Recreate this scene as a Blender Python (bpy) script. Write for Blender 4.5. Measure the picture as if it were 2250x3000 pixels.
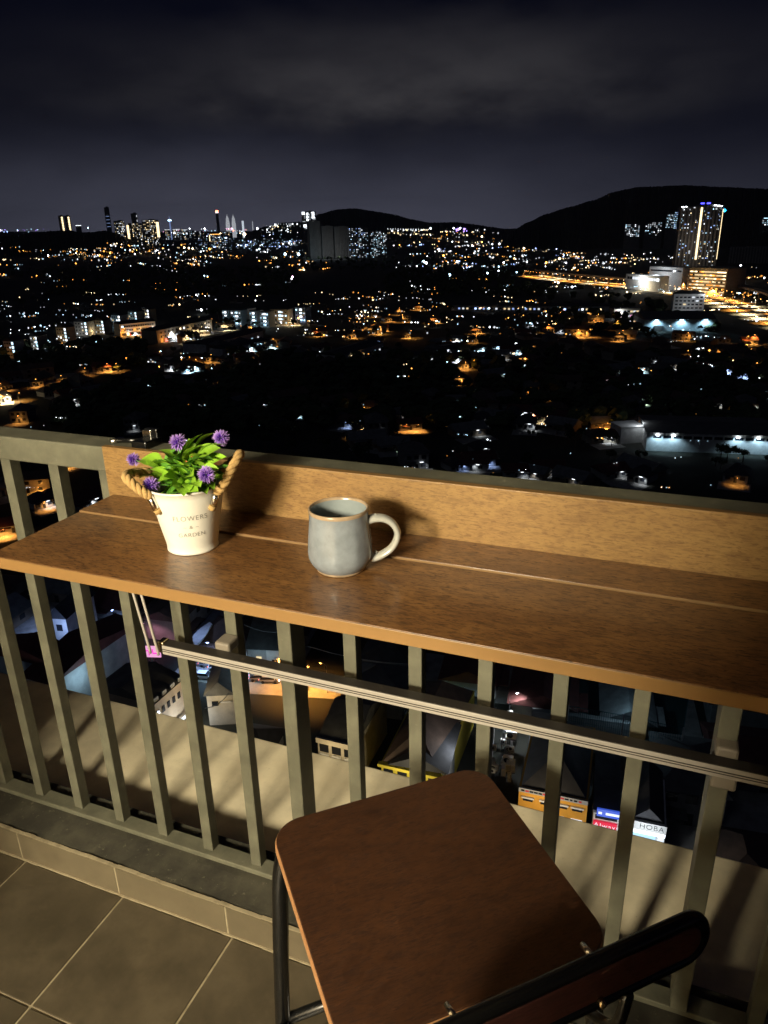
import bpy, bmesh, math, random
from mathutils import Vector, Matrix
rnd = random.Random(7)
for o in list(bpy.data.objects): bpy.data.objects.remove(o)
scn = bpy.context.scene
COL = scn.collection
R_ = math.radians

# ------------------------------------------------------------------ camera
F_PX = 2159.56                      # focal length in pixels of the 2250 x 3000 photograph
PITCH, ROLL, YAW = 0.3687, -0.0204, -0.3831
CAM = Vector((0.2688, -1.1056, 1.4967))     # balcony floor is z = 0, railing runs along x at y = 0
fwd = Vector((math.sin(YAW)*math.cos(PITCH), math.cos(YAW)*math.cos(PITCH), -math.sin(PITCH)))
r0 = Vector((math.cos(YAW), -math.sin(YAW), 0)); u0 = r0.cross(fwd)
RIGHT = math.cos(ROLL)*r0 + math.sin(ROLL)*u0
UP = -math.sin(ROLL)*r0 + math.cos(ROLL)*u0
cam = bpy.data.cameras.new('camera'); co = bpy.data.objects.new('camera', cam); COL.objects.link(co)
m = Matrix((RIGHT, UP, -fwd)).transposed().to_4x4(); m.translation = CAM; co.matrix_world = m
cam.sensor_fit = 'VERTICAL'; cam.sensor_height = 36.0; cam.lens = F_PX/3000*36.0
cam.clip_start = 0.05; cam.clip_end = 60000
scn.camera = co

# ------------------------------------------------------------------ night sky
W = bpy.data.worlds.new('World'); scn.world = W; W.use_nodes = True
nt = W.node_tree; N = nt.nodes; L = nt.links; N.clear()
def nd(t, **kw):
    n = N.new(t)
    for k, v in kw.items(): setattr(n, k, v)
    return n
def mth(op, a, b=None, clamp=False):
    n = nd('ShaderNodeMath', operation=op, use_clamp=clamp)
    for i, x in enumerate((a, b)):
        if x is None: continue
        if isinstance(x, (int, float)): n.inputs[i].default_value = x
        else: L.new(x, n.inputs[i])
    return n.outputs[0]
def sstep(x, a, b):
    n = nd('ShaderNodeMapRange', interpolation_type='SMOOTHSTEP')
    L.new(x, n.inputs[0]); n.inputs[1].default_value = a; n.inputs[2].default_value = b
    return n.outputs[0]
def vmix(f, a, b):
    n = nd('ShaderNodeMix', data_type='RGBA')
    if isinstance(f, (int, float)): n.inputs[0].default_value = f
    else: L.new(f, n.inputs[0])
    for s, x in ((6, a), (7, b)):
        if isinstance(x, tuple): n.inputs[s].default_value = (*x, 1)
        else: L.new(x, n.inputs[s])
    return n.outputs[2]
tc = nd('ShaderNodeTexCoord'); sep = nd('ShaderNodeSeparateXYZ'); L.new(tc.outputs['Generated'], sep.inputs[0])
el = mth('MULTIPLY', mth('ARCSINE', sep.outputs[2]), 180/math.pi)          # elevation in degrees
azm = mth('MULTIPLY', mth('ARCTAN2', sep.outputs[0], sep.outputs[1]), 180/math.pi)
# azimuth/elevation coordinates for the low cloud deck, stretched sideways
cmb = nd('ShaderNodeCombineXYZ'); L.new(mth('MULTIPLY', azm, 0.062), cmb.inputs[0]); L.new(mth('MULTIPLY', el, 0.15), cmb.inputs[1])
cmb.inputs[2].default_value = 5.7
nz = nd('ShaderNodeTexNoise'); nz.inputs['Scale'].default_value = 1.0; nz.inputs['Detail'].default_value = 6; nz.inputs['Roughness'].default_value = .52
L.new(cmb.outputs[0], nz.inputs['Vector'])
nz2 = nd('ShaderNodeTexNoise'); nz2.inputs['Scale'].default_value = 2.3; nz2.inputs['Detail'].default_value = 6; nz2.inputs['Roughness'].default_value = .5
L.new(cmb.outputs[0], nz2.inputs['Vector'])
elw = mth('ADD', el, mth('MULTIPLY', mth('SUBTRACT', nz2.outputs[0], .5), 3.6))
elw = mth('ADD', elw, mth('MULTIPLY', mth('SUBTRACT', nz.outputs[0], .5), 4.0))
band = mth('MULTIPLY', sstep(elw, 5.4, 9.2), mth('SUBTRACT', 1.0, sstep(elw, 8.8, 14.0)))
band = mth('MULTIPLY', band, mth('ADD', .45, mth('MULTIPLY', sstep(nz2.outputs[0], .3, .7), .55)))
elg = mth('ADD', el, mth('MULTIPLY', mth('SUBTRACT', nz.outputs[0], .5), 5.0))
# glow of the lit city, brightest over its centre
caz = mth('MULTIPLY', mth('ADD', azm, 31.0), 1/30.0)
glow = mth('POWER', 2.718, mth('MULTIPLY', mth('MULTIPLY', caz, caz), -1.0))
glow = mth('ADD', mth('MULTIPLY', glow, .72), .28)
caz2 = mth('MULTIPLY', mth('ADD', azm, 20.0), 1/17.0)
glow2 = mth('POWER', 2.718, mth('MULTIPLY', mth('MULTIPLY', caz2, caz2), -1.0))
low = mth('SUBTRACT', 1.0, sstep(elg, -2.0, 11.5))
base = vmix(mth('MULTIPLY', mth('MULTIPLY', low, low), glow), (.0022, .0026, .0068), (.082, .085, .120))
sky = vmix(mth('MULTIPLY', band, mth('MULTIPLY', glow2, 1.15)), base, (.038, .0365, .041))
bg = nd('ShaderNodeBackground'); L.new(sky, bg.inputs[0]); bg.inputs[1].default_value = 1.0
wo = nd('ShaderNodeOutputWorld'); L.new(bg.outputs[0], wo.inputs[0])

# weak sun lamp added so the dark roofs show
sun = bpy.data.lights.new('roof_fill_sun', 'SUN'); sun.energy = 0.025; sun.angle = R_(12); sun.color = (.75, .85, 1)
so = bpy.data.objects.new('roof_fill_sun', sun); COL.objects.link(so); so.rotation_euler = (R_(38), R_(-18), 0)
# the living room's two ceiling lamps behind the camera: their warm light falls through the open balcony door
LAMPS = ((-.90, -4.35, 2.88, 1000.0), (-.38, -4.45, 2.88, 800.0)); LAMP_COL = (1.0, .88, .63)
scn.view_settings.view_transform = 'Standard'; scn.view_settings.look = 'None'
scn.view_settings.exposure = 0.0; scn.view_settings.gamma = 1.0
scn.render.engine = 'CYCLES'
cy = scn.cycles
cy.use_denoising = True; cy.use_adaptive_sampling = True; cy.adaptive_threshold = .02; cy.max_bounces = 4; cy.diffuse_bounces = 2; cy.glossy_bounces = 2; cy.transmission_bounces = 3
cy.transparent_max_bounces = 6; cy.sample_clamp_indirect = 3.0; cy.use_light_tree = True; cy.caustics_reflective = False; cy.caustics_refractive = False

# ------------------------------------------------------------------ helpers
HAZE = 3.2e-5
GZ = -88.0                                                   # the ground, 88 m below the balcony
def ray(U, V):
    return ((U-1125)*RIGHT/F_PX + (1500-V)*UP/F_PX + fwd).normalized()
def G(U, V, z=GZ):                                           # point of the photograph -> point on the level z
    d = ray(U, V); return CAM + d*((z-CAM.z)/d.z)
def onY(U, V, y):
    d = ray(U, V); return CAM + d*((y-CAM.y)/d.y)
def at(U, V, D):                                             # at horizontal distance D
    d = ray(U, V); return CAM + d*(D/math.hypot(d.x, d.y))
K = 2250/1659.0

class MB:
    def __init__(s): s.v = []; s.f = []; s.m = []
    def add(s, vs, fs, mi=0):
        b = len(s.v); s.v += [tuple(v) for v in vs]; s.f += [tuple(b+i for i in f) for f in fs]; s.m += [mi]*len(fs); return s
    def box(s, c, d, rz=0, mi=0, taper=1.0):
        cx, cy_, cz = c; a, b, h = d[0]/2, d[1]/2, d[2]/2; cs, sn = math.cos(rz), math.sin(rz); vs = []
        for k, t in ((-h, 1.0), (h, taper)):
            for x, y in ((-a*t, -b*t), (a*t, -b*t), (a*t, b*t), (-a*t, b*t)): vs.append((cx+x*cs-y*sn, cy_+x*sn+y*cs, cz+k))
        return s.add(vs, [(3, 2, 1, 0), (4, 5, 6, 7), (0, 1, 5, 4), (1, 2, 6, 5), (2, 3, 7, 6), (3, 0, 4, 7)], mi)
    def prism(s, poly, z0, z1, mi=0):
        n = len(poly); vs = [(p[0], p[1], z0) for p in poly] + [(p[0], p[1], z1) for p in poly]
        return s.add(vs, [tuple(range(n-1, -1, -1)), tuple(range(n, 2*n))] + [(i, (i+1) % n, n+(i+1) % n, n+i) for i in range(n)], mi)
    def tube(s, pts, r, n=8, mi=0, cap=True):
        pts = [Vector(p) for p in pts]; k = len(pts); rs = r if isinstance(r, (list, tuple)) else [r]*k
        up = None; vs = []
        for i, p in enumerate(pts):
            t = (pts[min(i+1, k-1)] - pts[max(i-1, 0)]).normalized()
            if up is None:
                up = t.orthogonal().normalized()
            up = (up - t*up.dot(t)).normalized(); w = t.cross(up)
            for j in range(n):
                a = 2*math.pi*j/n; vs.append(p + (up*math.cos(a) + w*math.sin(a))*rs[i])
        fs = [(i*n+j, i*n+(j+1) % n, (i+1)*n+(j+1) % n, (i+1)*n+j) for i in range(k-1) for j in range(n)]
        if cap: fs += [tuple(range(n-1, -1, -1)), tuple(range((k-1)*n, k*n))]
        return s.add(vs, fs, mi)
    def lathe(s, prof, n=48, c=(0, 0, 0), mi=0, fn=None):
        k = len(prof); vs = []
        for (r, z) in prof:
            for j in range(n):
                a = 2*math.pi*j/n; rr = r*(fn(a, z) if fn else 1); vs.append((c[0]+rr*math.cos(a), c[1]+rr*math.sin(a), c[2]+z))
        return s.add(vs, [(i*n+j, i*n+(j+1) % n, (i+1)*n+(j+1) % n, (i+1)*n+j) for i in range(k-1) for j in range(n)], mi)
    def oct(s, c, r, mi=0):
        x, y, z = c
        return s.add([(x+r, y, z), (x-r, y, z), (x, y+r, z), (x, y-r, z), (x, y, z+r), (x, y, z-r)],
                     [(0, 2, 4), (2, 1, 4), (1, 3, 4), (3, 0, 4), (2, 0, 5), (1, 2, 5), (3, 1, 5), (0, 3, 5)], mi)
    def mesh(s, name, mats):
        me = bpy.data.meshes.new(name); me.from_pydata(s.v, [], s.f)
        for mt in (mats if isinstance(mats, (list, tuple)) else [mats]): me.materials.append(mt)
        if any(s.m): me.polygons.foreach_set('material_index', s.m)
        me.update(); return me
    def build(s, name, mats, parent=None, smooth=False, loc=None, bevel=0):
        me = s.mesh(name, mats); o = bpy.data.objects.new(name, me); COL.objects.link(o)
        if parent is not None: o.parent = parent
        if loc is not None: o.location = loc
        if smooth:
            me.polygons.foreach_set('use_smooth', [True]*len(me.polygons))
        if bevel:
            b = o.modifiers.new('bevel', 'BEVEL'); b.width = bevel; b.segments = 2; b.limit_method = 'ANGLE'; b.angle_limit = R_(40)
        return o
def tag(o, label=None, cat=None, group=None, kind=None):
    for k, v in (('label', label), ('category', cat), ('group', group), ('kind', kind)):
        if v: o[k] = v
    return o
def empty(name, loc=(0, 0, 0), rz=0):
    o = bpy.data.objects.new(name, None); COL.objects.link(o); o.location = loc; o.rotation_euler = (0, 0, rz); o.empty_display_size = .1; return o
def inst(me, name, parent=None, loc=(0, 0, 0), rot=(0, 0, 0), sc=(1, 1, 1)):
    o = bpy.data.objects.new(name, me); COL.objects.link(o); o.parent = parent; o.location = loc; o.rotation_euler = rot; o.scale = sc; return o
def copy_tree(o, parent=None):
    c = o.copy(); COL.objects.link(c); c.parent = parent
    for ch in list(o.children):
        if ch.type != 'LIGHT': copy_tree(ch, c)
    return c

# ------------------------------------------------------------------ materials
def mat(name, col, rough=.6, metal=0., var=0., scale=8., bump=0., stretch=(1, 1, 1), col2=None, spec=.5, detail=5, coat=0., lo=.35, hi=.65, rand=0., coord='Object'):
    mt = bpy.data.materials.new(name); mt.use_nodes = True; t = mt.node_tree; ns = t.nodes; lk = t.links
    b = ns['Principled BSDF']; b.inputs['Roughness'].default_value = rough; b.inputs['Metallic'].default_value = metal
    b.inputs['Base Color'].default_value = (*col, 1); b.inputs['Specular IOR Level'].default_value = spec
    if coat: b.inputs['Coat Weight'].default_value = coat; b.inputs['Coat Roughness'].default_value = .15
    out = None
    if var or col2 or bump:
        c = ns.new('ShaderNodeTexCoord'); mp = ns.new('ShaderNodeMapping'); lk.new(c.outputs[coord], mp.inputs[0]); mp.inputs['Scale'].default_value = stretch
        nz = ns.new('ShaderNodeTexNoise'); nz.inputs['Scale'].default_value = scale; nz.inputs['Detail'].default_value = detail; nz.inputs['Roughness'].default_value = .6
        lk.new(mp.outputs[0], nz.inputs['Vector'])
        rp = ns.new('ShaderNodeMapRange'); lk.new(nz.outputs[0], rp.inputs[0]); rp.inputs[1].default_value = lo; rp.inputs[2].default_value = hi
        c2 = col2 if col2 else tuple(x*(1-var) for x in col)
        mx = ns.new('ShaderNodeMix'); mx.data_type = 'RGBA'; lk.new(rp.outputs[0], mx.inputs[0])
        mx.inputs[6].default_value = (*c2, 1); mx.inputs[7].default_value = (*col, 1); out = mx.outputs[2]
        if bump:
            bp = ns.new('ShaderNodeBump'); bp.inputs['Strength'].default_value = bump; bp.inputs['Distance'].default_value = .004
            lk.new(nz.outputs[0], bp.inputs['Height']); lk.new(bp.outputs[0], b.inputs['Normal'])
    if rand:
        oi = ns.new('ShaderNodeObjectInfo'); hs = ns.new('ShaderNodeHueSaturation')
        mr = ns.new('ShaderNodeMapRange'); lk.new(oi.outputs['Random'], mr.inputs[0]); mr.inputs[3].default_value = 1-rand; mr.inputs[4].default_value = 1+rand
        lk.new(mr.outputs[0], hs.inputs['Value'])
        if out: lk.new(out, hs.inputs['Color'])
        else: hs.inputs['Color'].default_value = (*col, 1)
        out = hs.outputs[0]
    if out: lk.new(out, b.inputs['Base Color'])
    return mt
def dirty(mt, scale, col, amount, lo=.52, hi=.66, seed=0., fine=None):
    """a second layer of stains or specks over a material's colour"""
    t = mt.node_tree; ns = t.nodes; lk = t.links; b = ns['Principled BSDF']; src = b.inputs['Base Color'].links[0].from_socket if b.inputs['Base Color'].links else None
    c = ns.new('ShaderNodeNewGeometry'); mp = ns.new('ShaderNodeMapping'); lk.new(c.outputs['Position'], mp.inputs[0]); mp.inputs['Location'].default_value = (seed, seed*.7, 0)
    n = ns.new('ShaderNodeTexNoise'); n.inputs['Scale'].default_value = scale; n.inputs['Detail'].default_value = 9; n.inputs['Roughness'].default_value = .68; lk.new(mp.outputs[0], n.inputs['Vector'])
    r = ns.new('ShaderNodeMapRange'); lk.new(n.outputs[0], r.inputs[0]); r.inputs[1].default_value = lo; r.inputs[2].default_value = hi; r.inputs[4].default_value = amount
    mx = ns.new('ShaderNodeMix'); mx.data_type = 'RGBA'; lk.new(r.outputs[0], mx.inputs[0]); mx.inputs[7].default_value = (*col, 1)
    if src: lk.new(src, mx.inputs[6])
    else: mx.inputs[6].default_value = b.inputs['Base Color'].default_value
    lk.new(mx.outputs[2], b.inputs['Base Color']); return mt
def emat(name, col, s, light=False):
    mt = bpy.data.materials.new(name); mt.use_nodes = True; t = mt.node_tree; b = t.nodes['Principled BSDF']
    b.inputs['Base Color'].default_value = (*[x*.4 for x in col], 1); b.inputs['Emission Color'].default_value = (*col, 1); b.inputs['Emission Strength'].default_value = s
    if not light: mt.cycles.emission_sampling = 'NONE'
    return mt
def wood(name, c1, c2, dark, rough=.36, sx=1.0, coat=0., axis=0, amt=1.):
    """brown laminate: soft mottling plus short dark pores that run along the board"""
    mt = bpy.data.materials.new(name); mt.use_nodes = True; t = mt.node_tree; ns = t.nodes; lk = t.links; b = ns['Principled BSDF']
    c = ns.new('ShaderNodeTexCoord')
    def noise(st, sc, det, ro, dist=0.):
        mp = ns.new('ShaderNodeMapping'); lk.new(c.outputs['Object'], mp.inputs[0]); mp.inputs['Scale'].default_value = st if axis == 0 else (st[1], st[0], st[2])
        n = ns.new('ShaderNodeTexNoise'); n.inputs['Scale'].default_value = sc; n.inputs['Detail'].default_value = det; n.inputs['Roughness'].default_value = ro; n.inputs['Distortion'].default_value = dist
        lk.new(mp.outputs[0], n.inputs['Vector']); return n.outputs[0]
    def rng(x, a, bb, lo=0., hi=1.):
        n = ns.new('ShaderNodeMapRange'); lk.new(x, n.inputs[0]); n.inputs[1].default_value = a; n.inputs[2].default_value = bb; n.inputs[3].default_value = lo; n.inputs[4].default_value = hi; return n.outputs[0]
    def mixc(f, a, bb):
        n = ns.new('ShaderNodeMix'); n.data_type = 'RGBA'; lk.new(f, n.inputs[0])
        for s_, x in ((6, a), (7, bb)):
            if isinstance(x, tuple): n.inputs[s_].default_value = (*x, 1)
            else: lk.new(x, n.inputs[s_])
        return n.outputs[2]
    big = noise((.40*sx, 1, 1), 24, 4, .62, .4)
    mid = noise((.30*sx, 1, 1), 120, 3, .6, .5)
    pores = noise((.20*sx, 1, 1), 380, 3, .7, .8)
    fine = noise((.10*sx, 1, 1), 520, 2, .6)
    col = mixc(rng(big, .30, .70), c1, c2)
    col = mixc(rng(mid, .48, .68, 0, .55*amt), col, dark)
    col = mixc(rng(pores, .50, .64, 0, .85*amt), col, dark)
    col = mixc(rng(fine, .52, .72, 0, .4*amt), col, dark)
    lk.new(col, b.inputs['Base Color']); lk.new(rng(pores, .4, .7, rough, rough+.16), b.inputs['Roughness'])
    bp = ns.new('ShaderNodeBump'); bp.inputs['Strength'].default_value = .12; bp.inputs['Distance'].default_value = .0008; bp.invert = True
    lk.new(pores, bp.inputs['Height']); lk.new(bp.outputs[0], b.inputs['Normal'])
    if coat: b.inputs['Coat Weight'].default_value = coat; b.inputs['Coat Roughness'].default_value = .20
    return mt
M = {}
M['rail'] = mat('painted_olive_steel', (.150, .145, .102), .5, .0, .38, 14, .2, detail=9)
M['kerb'] = mat('dirty_concrete', (.066, .060, .040), .85, 0, .65, 11, .6, lo=.3, hi=.7, detail=9)
M['tile'] = mat('floor_tile', (.092, .073, .046), .42, 0, .45, 7, .06, rand=.10, detail=8)
M['skirt'] = mat('skirting_tile', (.140, .113, .070), .5, 0, .22, 6, .06, rand=.06, detail=7)
M['grout'] = mat('grout', (.36, .30, .19), .9, 0, .25, 25, .3)
M['ledge'] = mat('ledge_concrete', (.84, .735, .51), .9, 0, .30, 6, .5, detail=9)
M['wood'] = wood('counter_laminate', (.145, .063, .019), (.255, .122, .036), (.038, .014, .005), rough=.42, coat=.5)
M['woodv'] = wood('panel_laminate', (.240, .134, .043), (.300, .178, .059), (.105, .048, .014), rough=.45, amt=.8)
M['edge'] = mat('edge_band', (.255, .142, .048), .42, 0, .15, 20, 0, (.1, 1, 1))
M['seam'] = mat('seam_edge', (.20, .115, .045), .5)
M['alu'] = mat('champagne_aluminium', (.38, .345, .30), .42, .0, .08, 40)
M['aludark'] = mat('dark_bracket', (.040, .034, .028), .45, .3)
M['bracket'] = mat('bracket_plastic', (.22, .19, .15), .5)
M['steel'] = mat('bright_steel', (.80, .77, .70), .18, 1.0)
M['blackmetal'] = mat('black_powder_coat', (.005, .005, .005), .25, .0, spec=.6)
M['seat'] = wood('walnut_seat', (.040, .0138, .0040), (.055, .0195, .0056), (.018, .0060, .0020), rough=.5, sx=1.0)
M['seatedge'] = mat('plywood_edge', (.40, .20, .085), .5, 0, .2, 60)
M['backwood'] = wood('backrest_wood', (.044, .0120, .0080), (.056, .0155, .0100), (.026, .0075, .0055), rough=.5)
M['brass'] = mat('brass_pin', (.80, .62, .36), .25, 1.0)
M['pot'] = mat('white_painted_tin', (.80, .78, .70), .42, 0, .08, 30, .05, coat=.1)
M['print'] = mat('grey_print', (.30, .29, .25), .6, 0, .45, 120)
M['rope'] = mat('jute_rope', (.50, .32, .12), .95, 0, .22, 90, .5)
M['leafA'] = mat('leaf_bright', (.29, .55, .040), .38, 0, .35, 40, .1, rand=.28)
M['leafB'] = mat('leaf_dark', (.12, .33, .035), .38, 0, .35, 40, .1, rand=.28)
M['stem'] = mat('stem', (.07, .20, .03), .5)
M['soil'] = mat('dark_filling', (.012, .016, .010), .9)
M['red'] = mat('red_bud', (.45, .05, .02), .5)
M['mug'] = mat('grey_glaze', (.235, .265, .295), .25, 0, .16, 55, .06, lo=.38, hi=.62, detail=8, coat=.35)
M['mugin'] = mat('inner_glaze', (.27, .31, .32), .2, 0, .15, 30, coat=.3)
M['mugrim'] = mat('beige_rim_glaze', (.42, .31, .20), .25, 0, .3, 50, coat=.4)
M['mughandle'] = mat('pale_glaze', (.44, .44, .40), .2, 0, .2, 45, coat=.4)
M['roomwall'] = mat('room_paint', (.52, .47, .39), .8, 0, .04, 6)
M['roomfloor'] = mat('room_floor', (.30, .22, .14), .5, 0, .2, 6)
M['white'] = mat('white_enamel', (.8, .8, .78), .4)
dirty(M['kerb'], 9, (.020, .018, .012), .85, .46, .62); dirty(M['kerb'], 60, (.19, .175, .12), .55, .60, .70, 3.); dirty(M['kerb'], 160, (.26, .23, .15), .7, .66, .72, 9.)
dirty(M['tile'], 5, (.044, .035, .021), .7, .45, .66); dirty(M['tile'], 13, (.105, .082, .050), .45, .54, .70, 4.); dirty(M['tile'], 120, (.20, .17, .11), .55, .70, .76, 7.)
dirty(M['skirt'], 7, (.085, .066, .038), .6, .48, .68, 2.); dirty(M['grout'], 30, (.16, .125, .07), .7, .5, .68, 5.)
dirty(M['ledge'], 4, (.60, .50, .32), .6, .46, .68); dirty(M['ledge'], 90, (.36, .29, .17), .45, .60, .72, 6.)
dirty(M['rail'], 12, (.085, .085, .058), .6, .48, .66, 1.); dirty(M['rail'], 55, (.24, .235, .18), .35, .62, .70, 8.)
# petals: deep violet heart, pale lilac tips
def petal_mat():
    mt = bpy.data.materials.new('violet_petals'); mt.use_nodes = True; t = mt.node_tree; ns = t.nodes; lk = t.links; b = ns['Principled BSDF']
    c = ns.new('ShaderNodeTexCoord'); ln = ns.new('ShaderNodeVectorMath'); ln.operation = 'LENGTH'; lk.new(c.outputs['Object'], ln.inputs[0])
    mr = ns.new('ShaderNodeMapRange'); lk.new(ln.outputs['Value'], mr.inputs[0]); mr.inputs[1].default_value = .007; mr.inputs[2].default_value = .0145
    mx = ns.new('ShaderNodeMix'); mx.data_type = 'RGBA'; lk.new(mr.outputs[0], mx.inputs[0]); mx.inputs[6].default_value = (.16, .045, .50, 1); mx.inputs[7].default_value = (.50, .34, .70, 1)
    lk.new(mx.outputs[2], b.inputs['Base Color']); b.inputs['Roughness'].default_value = .6; return mt
M['petal'] = petal_mat()
# town
M['ground'] = mat('dark_ground', (.030, .032, .022), .95, 0, .7, .02, detail=8)
M['road'] = mat('asphalt', (.075, .070, .065), .85, 0, .3, .3)
M['highway'] = mat('pale_highway_asphalt', (.15, .135, .12), .85, 0, .35, .15)  # asphalt made pale to brighten the lamplit highway
M['paint'] = mat('road_paint', (.7, .7, .66), .7)
M['hill'] = mat('wooded_hill', (.030, .038, .024), .95, 0, .6, .01, detail=8)
M['foliage'] = mat('tree_foliage', (.060, .085, .030), .9, 0, .6, .6)
M['bark'] = mat('bark', (.09, .065, .045), .9)
WALLS = [mat('plaster_%s' % n, c, .85, 0, .25, .5, detail=6) for n, c in (('cream', (.62, .56, .45)), ('white', (.72, .72, .70)), ('grey', (.42, .43, .43)), ('pale_blue', (.42, .52, .56)), ('tan', (.46, .37, .26)))]
HWALLS = [mat('darkened_house_plaster_%s' % n, c, .9, 0, .3, .5, detail=6) for n, c in (('cream', (.34, .31, .25)), ('white', (.40, .40, .39)), ('grey', (.22, .22, .22)), ('tan', (.24, .19, .14)))]  # plaster colours darkened so the unlit house walls stay dark
M['yard'] = mat('bright_pool_paving', (.34, .33, .31), .9, 0, .4, .4)
ROOFS = [mat('roof_%s' % n, c, .8, 0, .4, .5, detail=6) for n, c in (('brown', (.115, .075, .055)), ('maroon', (.12, .035, .03)), ('grey', (.13, .13, .125)), ('metal', (.19, .20, .20)), ('dark', (.055, .055, .06)))]
M['orange_wall'] = mat('orange_plaster', (.72, .36, .045), .8, 0, .12, .6)
M['yellow_wall'] = mat('yellow_plaster', (.72, .58, .06), .8, 0, .12, .6)
M['glass'] = mat('dark_glass', (.02, .022, .028), .15)
M['concrete'] = mat('tower_concrete', (.36, .34, .31), .85, 0, .2, .1)
M['darkconc'] = mat('dark_tower_concrete', (.17, .165, .16), .85, 0, .2, .1)
M['net'] = mat('teal_net', (.02, .10, .11), .8)
M['lampmetal'] = mat('lamp_post_metal', (.20, .20, .20), .5, .4)
M['carpaint'] = mat('car_paint', (.45, .46, .5), .3, .1, rand=.6)
M['tyre'] = mat('tyre', (.02, .02, .02), .8)
M['blue_sign'] = mat('blue_board', (.04, .09, .45), .5)
M['red_sign'] = mat('red_board', (.55, .03, .05), .5)
LC = {'o': (1., .40, .07), 'y': (1., .77, .42), 'w': (.86, .93, 1.), 'c': (.50, .80, 1.), 'b': (.36, .52, 1.), 'g': (.70, 1., .78), 'p': (1., .45, .75), 'v': (.45, .30, 1.), 'r': (1., .15, .08)}
EM = {k: emat('lamp_glow_'+n, LC[k], 14) for k, n in zip('oywcbgpvr', ('sodium', 'warm', 'white', 'cool', 'blue', 'green', 'pink', 'violet', 'red'))}
WIN = {k: emat('lit_window_'+n, LC[k], .9) for k, n in zip('oywcbgpvr', ('sodium', 'warm', 'white', 'cool', 'blue', 'green', 'pink', 'violet', 'red'))}
WIN2 = {k: emat('bright_window_'+n, LC[k], 3.0) for k, n in zip('oywcbgpvr', ('sodium', 'warm', 'white', 'cool', 'blue', 'green', 'pink', 'violet', 'red'))}
def light(name, kind, loc, e, col, parent=None, r=.3, aim=None, angle=None):
    l = bpy.data.lights.new(name, kind); l.energy = e; l.color = col
    if kind != 'AREA': l.shadow_soft_size = r
    o = bpy.data.objects.new(name, l); COL.objects.link(o); o.location = loc
    if parent is not None: o.parent = parent
    if aim is not None: o.rotation_euler = (Vector(aim)-Vector(loc)).to_track_quat('-Z', 'Y').to_euler()
    if angle: l.spot_size = R_(angle); l.spot_blend = .6
    return o

# ================================================================== the flat: room, balcony slab, kerb
XL, XR = -2.6, 1.35                                          # ends of the balcony
tag(MB().box(((XL+XR)/2, -.80, -.10), (XR-XL, 1.90, .188)).build('balcony_slab', M['grout']), kind='structure')
fl = tag(MB().box(((XL+XR)/2, -.72, -.004), (XR-XL, 1.21, .006)).build('balcony_floor', M['grout']), kind='structure')
TX, TY, X0, Y0 = .3075, .287, -1.1373, -.1150
tile_me = None
for i in range(-5, 9):
    for j in range(4):
        if tile_me is None:
            o = MB().box((0, 0, -.003), (TX-.0055, TY-.0055, .010)).build('floor_tile', M['tile'], fl, bevel=.0012); tile_me = o.data
        else:
            o = inst(tile_me, 'floor_tile', fl); b = o.modifiers.new('bevel', 'BEVEL'); b.width = .0012; b.segments = 2
        o.location = (X0+TX*(i+.5), Y0-TY*(j+.5), 0); o.rotation_euler = (0, 0, R_(180*((i+j) % 2)))
kerb = MB()
# concrete upstand that carries the railing, its top a little rough
nx = 90
for k in range(nx):
    xa, xb = XL+(XR-XL)*k/nx, XL+(XR-XL)*(k+1)/nx
    def zk(x): return .0875 + .0022*math.sin(x*23)+.0016*math.sin(x*71+1)
    def yk(x): return -.1005 - .0022*math.sin(x*37)*math.sin(x*91)
    kerb.add([(xa, yk(xa), -.01), (xb, yk(xb), -.01), (xb, yk(xb), zk(xb)-.001), (xa, yk(xa), zk(xa)-.001), (xb, -.03, .089), (xa, -.03, .089), (xb, .062, .086), (xa, .062, .086), (xb, .062, -.05), (xa, .062, -.05)],
             [(0, 1, 2, 3), (3, 2, 4, 5), (5, 4, 6, 7), (7, 6, 8, 9)])
kb = tag(kerb.build('balcony_kerb', M['kerb']), kind='structure')
st = None
for i in range(-5, 9):
    if st is None:
        o = MB().box((0, 0, 0), (TX-.005, .010, .0855)).build('skirting_tile', M['skirt'], kb, bevel=.001); st = o.data
    else: o = inst(st, 'skirting_tile', kb)
    o.location = (X0+TX*(i+.5)-.012, -.1085, .0445)
MB().box(((XL+XR)/2, -.1082, .0435), (XR-XL, .0088, .083)).build('skirting_grout', M['grout'], kb)
gl = MB()
for k in range(260):                                         # uneven grout line on top of the skirting and at its foot
    xa, xb = XL+(XR-XL)*k/260, XL+(XR-XL)*(k+1)/260; r1 = rnd.uniform(.0, .0016)
    gl.box(((xa+xb)/2, -.1085+r1, .0877+r1*.4), (xb-xa, .0085, .0022)); gl.box(((xa+xb)/2, -.1146-r1*.4, .0042), (xb-xa, .0034+r1, .0036))
gl.build('grout_line', M['grout'], kb)['kind'] = 'stuff'
tag(MB().box(((XL+XR)/2, .2905, -.10), (XR-XL, .4580, .20)).build('outer_ledge', M['ledge'], bevel=.006), kind='structure')
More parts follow.
